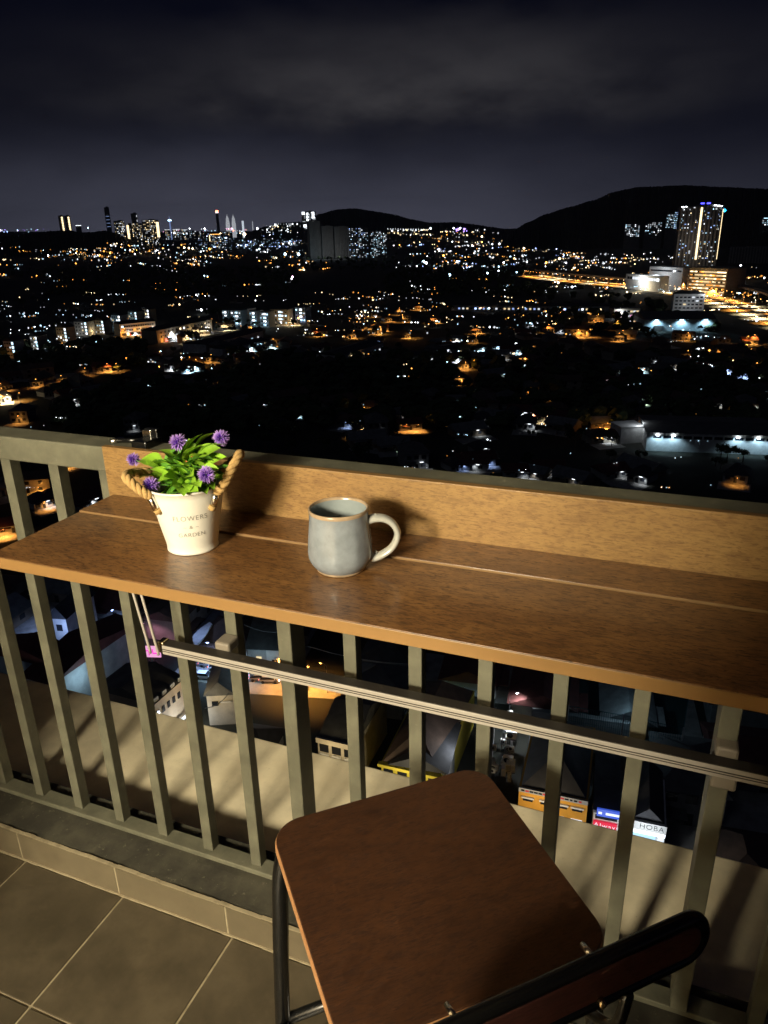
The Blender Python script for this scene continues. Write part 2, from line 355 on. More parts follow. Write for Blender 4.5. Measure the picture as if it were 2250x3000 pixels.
# living room; unseen wall and door edges placed to shade the counter ends
DX0, DX1, WY = -1.06, -.02, -1.35
rm = M['roomwall']
w = MB().box(((XL-1+DX0)/2, WY-.07, 1.5), (DX0-XL+1, .14, 3.1)).box(((DX1+XR+1)/2, WY-.07, 1.5), (XR+1-DX1, .14, 3.1)).box(((DX0+DX1)/2, WY-.07, 2.85), (DX1-DX0, .138, .40))
tag(w.build('balcony_shade_wall', rm), kind='structure')
tag(MB().box(((XL+XR)/2, -.63, 3.13), (XR-XL+.4, 1.32, .16)).build('balcony_ceiling', rm), kind='structure')
tag(MB().box((-.6, -4.1, -.06), (5.9, 5.3, .1)).build('room_floor', M['roomfloor']), kind='structure')
tag(MB().box((-.6, -4.1, 3.10), (5.9, 5.3, .1)).build('room_ceiling', rm), kind='structure')
tag(MB().box((-.6, -6.8, 1.5), (5.9, .1, 3.1)).box((-3.6, -4.3, 1.5), (.1, 5.6, 3.1)).box((2.4, -4.3, 1.5), (.1, 5.6, 3.1)).build('room_wall', rm), kind='structure')
tag(MB().box((XL-.1, -.80, 1.3), (.14, 1.85, 2.9)).build('balcony_side_wall', rm), kind='structure')
for lx, ly, lz, lw in LAMPS:
    cl = empty('ceiling_lamp', (lx, ly, 3.05)); tag(cl, 'round white ceiling lamp in the living room, the %s one' % ('left' if lx < -.5 else 'right'), 'lamp', 'ceiling lamps')
    MB().tube([(0, 0, 0), (0, 0, -.05)], .03).build('rod', M['white'], cl)
    MB().lathe([(.02, -.04), (.16, -.045), (.21, -.06), (.215, -.07), (.20, -.07), (.15, -.055), (.0, -.052)], 40).build('lamp_shade', M['white'], cl, True)
    light('lamp_light', 'POINT', (0, 0, lz-3.38), lw, LAMP_COL, cl, .27)

# ================================================================== railing
S, BX = .1326, -1.195
rl = tag(empty('balcony_railing', (0, 0, .0875)), 'olive grey steel railing with square balusters along the balcony edge', 'railing')
def rbox(name, c, d, mt, par, bev=.0015):
    return MB().box((0, 0, 0), d).build(name, mt, par, bevel=bev, loc=(c[0], c[1], c[2]-.0875 if par is rl else c[2]))
rbox('top_rail', ((XL+XR)/2, .0105, 1.0825), (XR-XL, .066, .051), M['rail'], rl, .003)
rbox('bottom_rail', ((XL+XR)/2, .006, .0955), (XR-XL, .040, .014), M['rail'], rl, .002)
bal = None
for k in range(-10, 20):
    x = BX+S*k
    if not XL < x < XR-.03: continue
    post = (k % 6 == 0 and k > 0)
    if post: o = rbox('post', (x+.013, .012, .580), (.030, .056, .955), M['rail'], rl, .002)
    elif bal is None: o = rbox('baluster', (x+.013, .013, .580), (.0262, .027, .955), M['rail'], rl); bal = o.data
    else:
        o = inst(bal, 'baluster', rl, (x+.013, .013, .4925)); b = o.modifiers.new('bevel', 'BEVEL'); b.width = .0015; b.segments = 2

# ================================================================== bar counter clamped to the railing
ZC = 1.0156
bc = tag(empty('bar_counter', (-.1, -.17, ZC)), 'narrow brown wood-look bar counter hung on the railing', 'counter')
def cb(name, x0, x1, y0, y1, z0, z1, mt, par=bc, bev=.0012):
    c = Vector(((x0+x1)/2, (y0+y1)/2, (z0+z1)/2)); o = MB().box((0, 0, 0), (x1-x0, y1-y0, z1-z0)).build(name, mt, par, bevel=bev)
    o.location = c-Vector((-.1, -.17, ZC)); return o
CX0, CX1 = -.733, 1.15
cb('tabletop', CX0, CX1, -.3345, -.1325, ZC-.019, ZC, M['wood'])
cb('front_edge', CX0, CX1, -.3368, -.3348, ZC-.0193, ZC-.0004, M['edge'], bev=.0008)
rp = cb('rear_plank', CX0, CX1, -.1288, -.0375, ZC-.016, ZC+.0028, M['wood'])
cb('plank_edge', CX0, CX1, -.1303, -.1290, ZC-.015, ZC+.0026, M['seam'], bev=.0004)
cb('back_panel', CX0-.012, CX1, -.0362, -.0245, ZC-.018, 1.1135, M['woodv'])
cb('panel_edge', CX0-.012, CX1, -.0364, -.0245, 1.1136, 1.1142, M['edge'], bev=0)
# aluminium support bar below, with its clips, end fitting and wire stays
sb = cb('support_bar', -.645, 1.10, -.066, -.042, .690, .7105, M['alu'], bev=.0015)
cb('bar_top', -.645, 1.10, -.0655, -.042, .7107, .7122, M['aludark'], bev=.0005)
cb('bar_groove', -.645, 1.10, -.0672, -.0661, .7018, .7032, M['aludark'], bev=0)
cb('bar_groove', -.645, 1.10, -.0672, -.0661, .6975, .6985, M['aludark'], bev=0)
for xk in (BX+S*5, BX+S*12-.0):
    cb('clip', xk-.003, xk+.031, -.040, -.0, .704, .727, M['bracket'], bev=.005)
    if xk > 0: cb('clip', xk-.004, xk+.034, -.050, .0, .655, .692, M['bracket'], bev=.004)
cb('end_fitting', -.658, -.642, -.064, -.042, .690, .716, M['brass'], bev=.003)
for xx, yy in ((-.668, -.075), (-.648, -.075)):
    o = MB().tube([(xx-.030, yy-.016, ZC-.02), (xx, yy, .70), (xx, yy, .693)], .0028, 8).build('wire_stay', M['steel'] if False else M['alu'], bc, True); o.location = Vector((.1, .17, -ZC))
# hook clamp over the top rail
p = onY(436, 1290, .012)
hk = tag(empty('rail_clamp', (p.x, .01, 1.108)), 'small black and chrome clamp sitting on the top rail behind the flowers', 'clamp')
MB().box((-.004, .020, .016), (.030, .012, .030)).box((-.004, 0, .008), (.034, .05, .014)).build('clamp_body', M['blackmetal'], hk, bevel=.002)
MB().box((-.012, .0125, .0215), (.020, .002, .014)).build('chrome_plate', M['steel'], hk, bevel=.001)
MB().tube([(-.075, -.002, .006), (-.020, .002, .010)], .0045, 10).build('screw', M['blackmetal'], hk, True)
MB().tube([(-.082, -.012, .006), (-.068, .010, .006)], .0055, 8).build('wing_nut', M['steel'], hk, True)

# ================================================================== flower pot
pb = G(570, 1200+944*.4521, ZC); dcam = (CAM-pb); dcam.z = 0; dcam.normalize()
RB, RT, PH = .0400, .0600, .110
pc = pb - dcam*RB
pot = tag(empty('flower_pot', pc, math.atan2(dcam.y, dcam.x)+math.pi/2), 'white tin pot of violet artificial flowers with rope handles on the counter', 'flower pot')
# local frame: -y looks at the camera
prof = [(0, .004), (RB-.003, .004), (RB, 0), (RB+.0012, .001), (RB+.0010, .004), (RB+.0004, .005)]
for k in range(1, 11): prof.append((RB+(RT-RB)*k/10, .005+(PH-.008)*k/10))
prof += [(RT+.002, PH-.002), (RT+.0026, PH), (RT+.001, PH+.0016), (RT-.0014, PH), (RT-.003, PH-.010), (RT-.012, PH-.05)]
MB().lathe(prof, 72).build('bucket', M['pot'], pot, True)
MB().lathe([(0, PH-.018), (RT-.004, PH-.022)], 32).build('filling', M['soil'], pot)
def txt(body, size, name, sx=1.0):
    c = bpy.data.curves.new('t', 'FONT'); c.body = body; c.size = size; c.align_x = 'CENTER'; c.align_y = 'CENTER'; c.space_character = 1.12; c.extrude = 0; c.offset = -.012*size
    o = bpy.data.objects.new('t', c); COL.objects.link(o); bpy.context.view_layer.update()
    me = bpy.data.meshes.new_from_object(o.evaluated_get(bpy.context.evaluated_depsgraph_get())); bpy.data.objects.remove(o); bpy.data.curves.remove(c)
    me.name = name
    for v in me.vertices: v.co.x *= sx
    return me
for body, size, zz, wv, nm in (('FLOWERS', .0122, .067, .95, 'lettering'), ('~ & ~', .0085, .0515, 1.1, 'ampersand_mark'), ('GARDEN', .0100, .0375, .98, 'lettering')):
    me = txt(body, size, nm, wv)
    bm = bmesh.new(); bm.from_mesh(me); bmesh.ops.triangulate(bm, faces=bm.faces[:])
    for v in bm.verts:
        z = zz+v.co.y*1.0; r = RB+(RT-RB)*(z-.005)/(PH-.008)+.0005; a = v.co.x/r; v.co = Vector((r*math.sin(a), -r*math.cos(a), z))
    bm.to_mesh(me); bm.free(); me.materials.append(M['print']); inst(me, nm, pot)
def rope(path, r, name, par):
    n = 60; P = []
    for i in range(n+1):
        t = i/n*(len(path)-1); k = min(int(t), len(path)-2); f = t-k
        a, b_, c_, d_ = [Vector(path[max(0, min(len(path)-1, k+q))]) for q in (-1, 0, 1, 2)]
        P.append(.5*((2*b_)+(c_-a)*f+(2*a-5*b_+4*c_-d_)*f*f+(3*b_-a-3*c_+d_)*f**3))
    mb = MB()
    for s in range(3):
        pts = []
        for i, q in enumerate(P):
            t = (P[min(i+1, n)]-P[max(i-1, 0)]).normalized(); e1 = t.cross(Vector((.31, .2, .93))).normalized(); e2 = t.cross(e1); a = i/n*26+s*2*math.pi/3
            pts.append(q+(e1*math.cos(a)+e2*math.sin(a))*r*.52)
        mb.tube(pts, r*.60, 7)
    for i in range(170):                                     # loose fibres
        q = P[rnd.randrange(n)]; d = Vector((rnd.gauss(0, 1), rnd.gauss(0, 1), rnd.gauss(0, 1))).normalized(); mb.tube([q+d*r*.8, q+d*r*rnd.uniform(1.2, 1.6)+Vector((0, 0, rnd.uniform(-.002, .002)))], .00012, 3, cap=False)
    return mb.build(name, M['rope'], par, True)
def polar(a, r, z): a = R_(a); return (r*math.sin(a), -r*math.cos(a), z)
for sgn, a0, nm in ((-1, -60, 'l'), (1, 44, 'r')):
    hz = PH-.018; rr = RB+(RT-RB)*hz/PH
    ap = polar(a0+sgn*34, RT+.029, PH+.042) if sgn > 0 else polar(a0-26, RT+.027, PH+.022)
    path = [polar(a0, rr+.0065, hz+.012), polar(a0+sgn*4, RT+.012, PH+.002), polar(a0+sgn*14, RT+.022, PH+.026 if sgn > 0 else PH+.014), ap, polar(a0+sgn*58, RT+.024, PH+.026 if sgn > 0 else PH+.012), polar(a0+sgn*76, RT+.014, PH+.004), polar(a0+sgn*80, rr+.004, hz)]
    rp_ = rope(path, .0072, 'rope_handle', pot)
    MB().tube([polar(a0-sgn*5, rr+.0015, hz-.011), polar(a0, rr+.0072, hz+.013)], .0056, 14).build('ferrule', M['steel'], rp_, True)
    MB().tube([polar(a0-sgn*6.5, rr-.001, hz-.0165), polar(a0-sgn*5, rr+.0018, hz-.010)], .0058, 12).build('rope_end', M['rope'], rp_, True)
# leaves: pointed ovals folded along the midrib
def leaf_mesh(name, ln, wd, droop, mt):
    vs = []; fs = []; n = 8
    for i in range(n+1):
        t = i/n; w_ = wd*math.sin(math.pi*min(1, t*.94+.06))**.85*(1-t*.18)*(1 if t < .97 else .05); z = ln*.12*math.sin(t*2.2)-droop*t*t*ln
        for s, f in ((-1, .22), (-.5, .05), (0, -.06), (.5, .05), (1, .22)): vs.append((s*w_, t*ln, z+f*w_*1.2))
    for i in range(n):
        for j in range(4): a = i*5+j; fs.append((a, a+1, a+6, a+5))
    mb = MB().add(vs, fs); me = mb.mesh(name, mt); me.polygons.foreach_set('use_smooth', [True]*len(me.polygons)); return me
LV = [leaf_mesh('leaf', .037, .0125, .25, M['leafA']), leaf_mesh('leaf', .030, .0108, .10, M['leafA']), leaf_mesh('leaf', .034, .0095, .45, M['leafB']), leaf_mesh('leaf', .027, .0112, .3, M['leafA'])]
def put_leaf(p, d, roll, k, s=1.0):
    d = Vector(d).normalized(); q = d.to_track_quat('Y', 'Z'); o = inst(LV[k], 'leaf', pot); o.rotation_mode = 'QUATERNION'
    from mathutils import Quaternion
    o.rotation_quaternion = q @ Quaternion((0, 1, 0), roll); o.location = p; o.scale = (s, s, s)
INVP = Matrix.LocRotScale(pot.location, pot.rotation_euler, None).inverted()
def potpt(zx, zy, y):                                        # from the zoomed view of the pot
    return INVP @ onY(340+zx*.2290, 1240+zy*.2290, y)
rs = random.Random(21)
stems = MB()
def stem_to(p, base=None):
    b_ = Vector(base) if base else Vector((rs.uniform(-.02, .02), rs.uniform(-.02, .02), PH-.02)); p = Vector(p); m_ = (b_+p)/2+Vector((0, 0, .012))
    pts = [b_.lerp(m_, t).lerp(m_.lerp(p, t), t) for t in (0, .25, .5, .75, 1)]; stems.tube(pts, .0011, 5)
FL = [(795, 245, -.190, 1.0), (1345, 185, -.165, .95), (220, 460, -.165, .85), (445, 790, -.235, 1.0), (1155, 655, -.232, .98)]
fm = None
for zx, zy, yy, s in FL:
    p = potpt(zx, zy, yy)
    if fm is None:
        f = MB(); ga = math.pi*(3-math.sqrt(5))
        for i in range(150):
            z = 1-2*(i+.5)/150; r = math.sqrt(1-z*z); d = Vector((r*math.cos(ga*i), r*math.sin(ga*i), z)); t1 = d.orthogonal().normalized(); t2 = d.cross(t1)
            d = (d+Vector((rs.gauss(0, .09), rs.gauss(0, .09), rs.gauss(0, .09)))).normalized(); ln = rs.uniform(.0122, .0158); w_ = .00085
            a_ = d*.003; b_ = d*(ln*.72)
            vs = [a_+t1*w_*.6, a_-t1*w_*.3+t2*w_*.5, a_-t1*w_*.3-t2*w_*.5, b_+t1*w_*1.3, b_-t1*w_*.7+t2*w_*1.1, b_-t1*w_*.7-t2*w_*1.1, d*ln]
            f.add(vs, [(0, 1, 4, 3), (1, 2, 5, 4), (2, 0, 3, 5), (3, 4, 6), (4, 5, 6), (5, 3, 6)])
        fm = f.mesh('flower', M['petal'])
    o = inst(fm, 'flower', pot, p, (rs.uniform(0, 3), rs.uniform(0, 3), rs.uniform(0, 3)), (s*1.02,)*3); stem_to(p)
# leaf sprays: (tip position in the zoomed view, depth y, facing angle)
SPR = [(1050, 100, -.175), (1080, 250, -.19), (1200, 350, -.205), (960, 300, -.2), (560, 300, -.18), (620, 330, -.2), (690, 420, -.21), (500, 440, -.185), (400, 470, -.18), (300, 420, -.175), (290, 650, -.2), (440, 590, -.225), (540, 690, -.23), (720, 810, -.25), (560, 850, -.25), (480, 930, -.245), (1060, 760, -.25), (1000, 830, -.252), (860, 880, -.255), (1090, 560, -.22), (1180, 210, -.17), (1370, 220, -.17), (1375, 400, -.18), (1490, 490, -.18), (1400, 680, -.2), (1250, 790, -.225), (1160, 840, -.235), (1330, 610, -.21), (800, 430, -.2), (870, 560, -.225), (700, 560, -.215), (620, 620, -.22), (930, 190, -.18), (1100, 420, -.2), (1300, 290, -.185), (1240, 90, -.16), (950, 640, -.235), (780, 660, -.235), (1280, 560, -.2), (380, 560, -.19)]
for i, (zx, zy, yy) in enumerate(SPR):
    tip = potpt(zx, zy, yy); ctr = Vector((rs.uniform(-.012, .012), rs.uniform(-.012, .012), PH-.01+rs.uniform(0, .03)))
    d = (tip-ctr); d.z = d.z*.55+.012; d.normalize(); k = rs.choice([0, 0, 1, 3, 0, 2]); ln = (.037, .030, .034, .027)[k]; s = rs.uniform(1.1, 1.5)
    put_leaf(tip-d*ln*s, d, rs.uniform(-.8, .8), k, s); stem_to(tip-d*ln*s)
    for q in range(2):                                       # a pair of leaves lower on the same spray
        side = Vector((rs.uniform(-1, 1), rs.uniform(-1, .6), rs.uniform(-.1, .7))).normalized(); d2 = (d*.7+side*.8).normalized(); k = rs.choice([0, 1, 2, 2, 3]); b_ = ctr.lerp(tip-d*ln*s, rs.uniform(.45, .95))
        put_leaf(b_, d2, rs.uniform(-.9, .9), k, rs.uniform(.75, 1.1))
stems.build('stems', M['stem'], pot, True)['kind'] = 'stuff'
for zx, zy in ((975, 450), (905, 500)):
    me = MB().lathe([(0, -.003), (.002, -.002), (.0026, 0), (.0015, .003), (0, .004)], 10).mesh('bud', M['red']); inst(me, 'bud', pot, potpt(zx, zy, -.2))

# ================================================================== mug
mb_ = G(700+665*.4521, 1300+876*.4521, ZC); dm = CAM-mb_; dm.z = 0; dm.normalize()
mc = mb_-dm*.040
mug = tag(empty('mug', mc), 'grey-blue glazed stoneware mug with a beige rim on the counter', 'mug')
def facet(a, z): return 1.0-.022*abs(math.sin(a*5))*max(0, min(1, (z-.012)/.02))*max(0, min(1, (.085-z)/.02))
out = [(.0, .0015), (.034, .0015), (.0368, 0), (.0380, .002), (.0385, .0045)]
body = [(.0385, .0045), (.0425, .009), (.0465, .0155), (.0485, .022), (.0490, .031), (.0482, .046), (.0466, .062), (.0450, .077), (.0440, .088), (.0443, .0925)]
rim = [(.0443, .0925), (.0449, .0955), (.0445, .0975), (.0430, .0985), (.0416, .0972), (.0410, .0945)]
inn = [(.0410, .0945), (.0412, .080), (.0430, .060), (.0445, .035), (.042, .014), (.030, .008), (0, .007)]
bd = MB().lathe(body, 80, fn=facet).build('body', M['mug'], mug, True)
MB().lathe(out, 60).build('foot_ring', M['mugrim'], mug, True)
MB().lathe(rim, 80).build('rim', M['mugrim'], mug, True)
MB().lathe(inn, 60).build('inside', M['mugin'], mug, True)
ha = math.atan2(.40, .915)
hp = [(.0425, .0765), (.054, .0790), (.068, .0775), (.0800, .0690), (.0865, .0550), (.0845, .0415), (.0765, .0290), (.0650, .0205), (.0540, .0160), (.0465, .0155)]
P = []
for i in range(37):
    t = i/36*(len(hp)-1); k = min(int(t), len(hp)-2); f = t-k
    a, b_, c_, d_ = [Vector((*hp[max(0, min(len(hp)-1, k+q))], 0)) for q in (-1, 0, 1, 2)]
    P.append(.5*((2*b_)+(c_-a)*f+(2*a-5*b_+4*c_-d_)*f*f+(3*b_-a-3*c_+d_)*f**3))
h = MB(); vs = []; n = 14
for i, q in enumerate(P):
    t = (P[min(i+1, 36)]-P[max(i-1, 0)]).normalized(); nn = Vector((-t.y, t.x, 0)); e = i/36; wt = .0098+.0022*abs(2*e-1)**3; th = .0054+.0018*abs(2*e-1)**4
    for j in range(n):
        a = 2*math.pi*j/n; x = q+nn*math.cos(a)*th; yy = math.sin(a)*wt
        vs.append((x.x*math.cos(ha)-yy*math.sin(ha), x.x*math.sin(ha)+yy*math.cos(ha), x.y))
h.add(vs, [(i*n+j, i*n+(j+1) % n, (i+1)*n+(j+1) % n, (i+1)*n+j) for i in range(36) for j in range(n)])
hd = h.build('handle', M['mughandle'], mug, True)
MB().tube([(hp[0][0]*math.cos(ha)+.010*math.cos(ha), hp[0][0]*math.sin(ha)+.010*math.sin(ha), .0835), (hp[0][0]*math.cos(ha)+.014*math.cos(ha), hp[0][0]*math.sin(ha)+.014*math.sin(ha), .0820)], .0032, 8).build('thumb_stud', M['mughandle'], hd, True)
MB().oct((.0535*math.cos(ha), .0535*math.sin(ha), .0235), .0038).build('clay_stud', M['mughandle'], hd, True)

# ================================================================== bar stool
ZS = .68
c1 = G(600*K, 1800*K, ZS); c2 = G(1050*K, 1680*K, ZS); ax = Vector((math.cos(R_(42.4)), math.sin(R_(42.4)), 0)); bx_ = Vector((ax.y, -ax.x, 0))   # ax along the front edge, bx_ to the back
fl_ = G(640*K, 1768*K, ZS); fr = G(1000*K, 1663*K, ZS)
SW, SD = .352, .352
front_mid = G(822*K, 1712*K, ZS); sc_ = front_mid + bx_*(SD/2)
rz = math.atan2(ax.y, ax.x)
stool = tag(empty('bar_stool', (sc_.x, sc_.y, 0), rz), 'bar stool with dark walnut seat, black tube frame and low backrest', 'stool')
def rrect(w_, d_, r, n=8, w2=None):
    pts = []
    for cx, cy_, a0 in ((w_/2-r, -d_/2+r, -90), ((w2 or w_)/2-r, d_/2-r, 0), (-(w2 or w_)/2+r, d_/2-r, 90), (-w_/2+r, -d_/2+r, 180)):
        for k in range(n+1): a = R_(a0+90*k/n); pts.append((cx+r*math.cos(a), cy_+r*math.sin(a)))
    return pts
# local: +x along the front edge to the right, +y towards the railing
MB().prism(rrect(SW-.004, SD-.004, .043, 10), ZS-.0035, ZS).build('seat', M['seat'], stool, bevel=.0012)
MB().prism(rrect(SW, SD, .045, 10), ZS-.0165, ZS-.0036).build('seat_edge', M['seatedge'], stool, bevel=.002)
def leg(pts, r=.0125, nm='leg'): 
    pts = [Vector(p) for p in pts]; P = []
    for i in range(len(pts)-1):
        a, b_, c_, d_ = [pts[max(0, min(len(pts)-1, i+q))] for q in (-1, 0, 1, 2)]
        for s_ in range(6): f = s_/6; P.append(.5*((2*b_)+(c_-a)*f+(2*a-5*b_+4*c_-d_)*f*f+(3*b_-a-3*c_+d_)*f**3))
    P.append(pts[-1]); return MB().tube(P, r, 14).build(nm, M['blackmetal'], stool, True)
for s_ in (-1, 1):
    leg([(s_*.145, .150, ZS-.022), (s_*.166, .152, ZS-.06), (s_*.176, .160, ZS-.2), (s_*.19, .205, .02)], nm='front_leg')
    leg([(s_*.150, -.110, ZS-.022), (s_*.166, -.125, ZS-.06), (s_*.178, -.16, ZS-.22), (s_*.19, -.225, .02)], nm='rear_leg')
    leg([(s_*.10, -.150, ZS-.026), (s_*.10, -.200, ZS-.022), (s_*.10, -.262, ZS+.02), (s_*.10, -.276, ZS+.085)], .0065, 'back_post')
    for yy in (.205, -.225): MB().tube([(s_*.19, yy, .0), (s_*.19, yy, .022)], .014, 12).build('foot_cap', M['tyre'], stool)
MB().tube([(-.182, .178, .26), (.182, .178, .26)], .010, 12).build('footrest', M['blackmetal'], stool, True)
for s_ in (-1, 1): MB().tube([(s_*.183, .178, .26), (s_*.184, -.195, .26)], .009, 12).build('stretcher', M['blackmetal'], stool, True)
for s_ in (-1, 1): MB().tube([(s_*.145, .15, ZS-.024), (s_*.150, -.12, ZS-.024)], .010, 12).build('seat_rail', M['blackmetal'], stool, True)
# backrest: a tube bent to a flat loop with a wooden slat in it, leaning back
BW, BH = .385, .052
ang = R_(44.4); t0 = Vector((.353, -.462, 0)); bw = t0-Vector((math.cos(ang), math.sin(ang), 0))*(BW/2-.012)
q = Matrix.Rotation(-rz, 3, 'Z') @ (bw-Vector((sc_.x, sc_.y, 0)))
bk = empty('backrest', (q.x, q.y, .790)); bk.parent = stool; bk.rotation_euler = (R_(-4), 0, ang-rz)
loop = [(p[0], 0, p[1]) for p in rrect(BW, BH, .0255, 10)]; loop.append(loop[0])
MB().tube(loop, .0082, 12, cap=False).build('back_tube', M['blackmetal'], bk, True)
o = MB().prism([(p[0], p[1]) for p in rrect(BW-.012, BH-.012, .0195, 10)], -.0065, .0065).build('back_slat', M['backwood'], bk, bevel=.002); o.rotation_euler = (R_(90), 0, 0)
for xx in (-.10, .055):
    MB().tube([(xx, .008, BH/2-.002), (xx, .024, BH/2-.004)], .0034, 10).build('pin', M['steel'], bk, True)
    MB().tube([(xx, -.006, -BH/2+.008), (xx, -.014, -BH/2+.006)], .0038, 10).build('pin', M['brass'], bk, True)
# ================================================================== the town below
tag(MB().add([(-14000, -60, GZ), (9000, -60, GZ), (9000, 12200, GZ), (-14000, 12200, GZ)], [(0, 1, 2, 3)]).build('ground', M['ground']), kind='structure')
# the apartment tower this balcony belongs to
tw = tag(empty('apartment_tower', (-.6, -8, GZ)), 'own high-rise apartment tower whose balcony the picture is taken from', 'building')
MB().box((0, -2.5, 43.7), (26, 19.0, 87.0)).build('tower_wall', M['concrete'], tw)
for k in range(3): MB().box((0, 8.05, 70+k*5.6), (26, 1.0, .25)).build('slab_edge', M['concrete'], tw)
RN = random.Random(11)
AW = lambda p: Vector((p.x-CAM.x, p.y-CAM.y, 0)).normalized()          # direction away from the viewer
def where(U, V):
    c = 'at the far left' if U < 300 else 'above the flower pot' if U < 640 else 'above left of the mug' if U < 930 else 'above the mug' if U < 1250 else 'right of the mug' if U < 1750 else 'at the far right'
    r = 'between balusters' if V > 1640 else 'just over the rail' if V > 1180 else 'on the near plain' if V > 1040 else 'in mid plain' if V > 930 else 'across the plain'
    return r+' '+c
# ---- hills
def ridge(name, prof, D, depth, seed, rough=1.0):
    rr = random.Random(seed); mb = MB(); xs = [p[0] for p in prof]; n = int((xs[-1]-xs[0])/1.6)+1; rows = [(-1.0, 0.), (-.72, .30), (-.45, .62), (-.2, .90), (0, 1.), (.35, .8), (1., .0)]; k = len(rows); vs = []
    for i in range(n+1):
        x = xs[0]+(xs[-1]-xs[0])*i/n; j = max(q for q in range(len(prof)-1) if prof[q][0] <= x+1e-6); a, b_ = prof[j], prof[j+1]; t = (x-a[0])/(b_[0]-a[0]); t = t*t*(3-2*t)*.5+t*.5; y = a[1]+(b_[1]-a[1])*t
        y += (rr.uniform(-.9, .7)+.5*math.sin(x*.9+seed))*rough
        p = at(x*K, y*K, D); hh = max(6., p.z-GZ); aw = AW(p)
        for s, f in rows:
            q = p+aw*(s*depth+rr.uniform(-.03, .03)*depth); f2 = f*(1+rr.uniform(-.05, .05)) if 0 < f < 1 else f; vs.append((q.x, q.y, GZ-2+(hh+2)*f2))
    mb.add(vs, [(i*k+j, (i+1)*k+j, (i+1)*k+j+1, i*k+j+1) for i in range(n) for j in range(k-1)])
    return tag(mb.build(name, M['hill'], smooth=False), kind='structure')
ridge('hill', [(-160, 518), (-60, 514), (0, 511), (60, 505), (110, 499), (150, 497), (175, 502), (200, 501), (225, 498), (250, 503), (275, 514), (300, 524)], 4000, 350, 1)
ridge('hill_central', [(545, 498), (570, 490), (610, 481), (660, 479), (690, 462), (730, 452), (765, 450), (800, 455), (850, 463), (890, 474), (930, 481), (985, 480), (1020, 484), (1060, 490), (1110, 497), (1150, 500)], 6600, 1100, 2)
ridge('hill_right', [(1085, 512), (1110, 497), (1140, 480), (1180, 462), (1230, 447), (1280, 433), (1330, 413), (1380, 404), (1480, 400), (1560, 404), (1660, 408), (1800, 415), (1950, 440)], 4300, 1300, 3)
ridge('hill_far', [(-200, 504), (0, 500), (250, 502), (480, 500), (600, 499), (1100, 494), (1300, 480)], 11500, 450, 4, .4)

def strip(path, w_, z=GZ, name='road', mt=None, par=None, label=None):
    pts = [G(U, V, z) for U, V in path]; P = []
    for i in range(len(pts)-1):
        a, b_, c_, d_ = [pts[max(0, min(len(pts)-1, i+q))] for q in (-1, 0, 1, 2)]
        for s in range(8): f = s/8; P.append(.5*((2*b_)+(c_-a)*f+(2*a-5*b_+4*c_-d_)*f*f+(3*b_-a-3*c_+d_)*f**3))
    P.append(pts[-1]); return P
HW = strip([(1150*K, 596*K), (1200*K, 603*K), (1300*K, 613*K), (1400*K, 622*K), (1480*K, 634*K), (1560*K, 652*K), (1659*K, 684*K), (1760*K, 722*K)], 30)
def clear_of_highway(P, far=130):
    aw = AW(P); return all((q.x-h.x)**2+(q.y-h.y)**2 > 38**2 for q in (P, P+aw*45, P+aw*90, P+aw*far) for h in HW)
def ordinal(n): return '%d%s' % (n, 'th' if 10 < n % 100 < 14 else {1: 'st', 2: 'nd', 3: 'rd'}.get(n % 10, 'th'))
# ---- street lamps
def lamp_proto(k):
    e = empty('street_lamp')
    MB().tube([(0, 0, 0), (0, 0, 5), (0, 0, 8.2)], [.11, .09, .06], 6).build('pole', M['lampmetal'], e)
    MB().tube([(0, 0, 8.1), (.7, 0, 8.55), (1.5, 0, 8.6)], .05, 5).build('arm', M['lampmetal'], e)
    MB().box((1.75, 0, 8.62), (.8, .34, .16), taper=.7).build('lamp_head', M['lampmetal'], e)
    MB().box((1.75, 0, 8.50), (.7, .34, .12)).oct((1.75, 0, 8.42), .30).build('lens', EM[k], e)
    return e
CN = {'o': 'orange', 'y': 'warm yellow', 'w': 'white', 'c': 'cool white', 'b': 'blue', 'g': 'greenish', 'p': 'pink'}
PROTO = {}; LDATA = {}
def lightdata(k, e, kind='POINT'):
    key = (k, e, kind)
    if key not in LDATA:
        l = bpy.data.lights.new('glow', kind); l.energy = e; l.color = LC[k]; l.shadow_soft_size = .5; LDATA[key] = l
        if kind == 'SPOT': l.spot_size = R_(128); l.spot_blend = .4
    return LDATA[key]
LAMP_U = 7200.0
def street_lamp(P, k, s=1.0, label=None, group=None, rz=None, lit=True, size=.58):
    if k not in PROTO: o = PROTO[k] = lamp_proto(k)
    else: o = copy_tree(PROTO[k])
    o.location = P; o.rotation_euler = (0, 0, RN.uniform(0, 6.28) if rz is None else rz); o.scale = (size,)*3
    tag(o, label, 'street lamp', group)
    if lit:
        l = bpy.data.objects.new('glow', lightdata(k, round(LAMP_U*s*s, -2), 'SPOT')); COL.objects.link(l); l.parent = o; l.location = (1.75, 0, 8.1)
    return o
KIDS_READY = {}
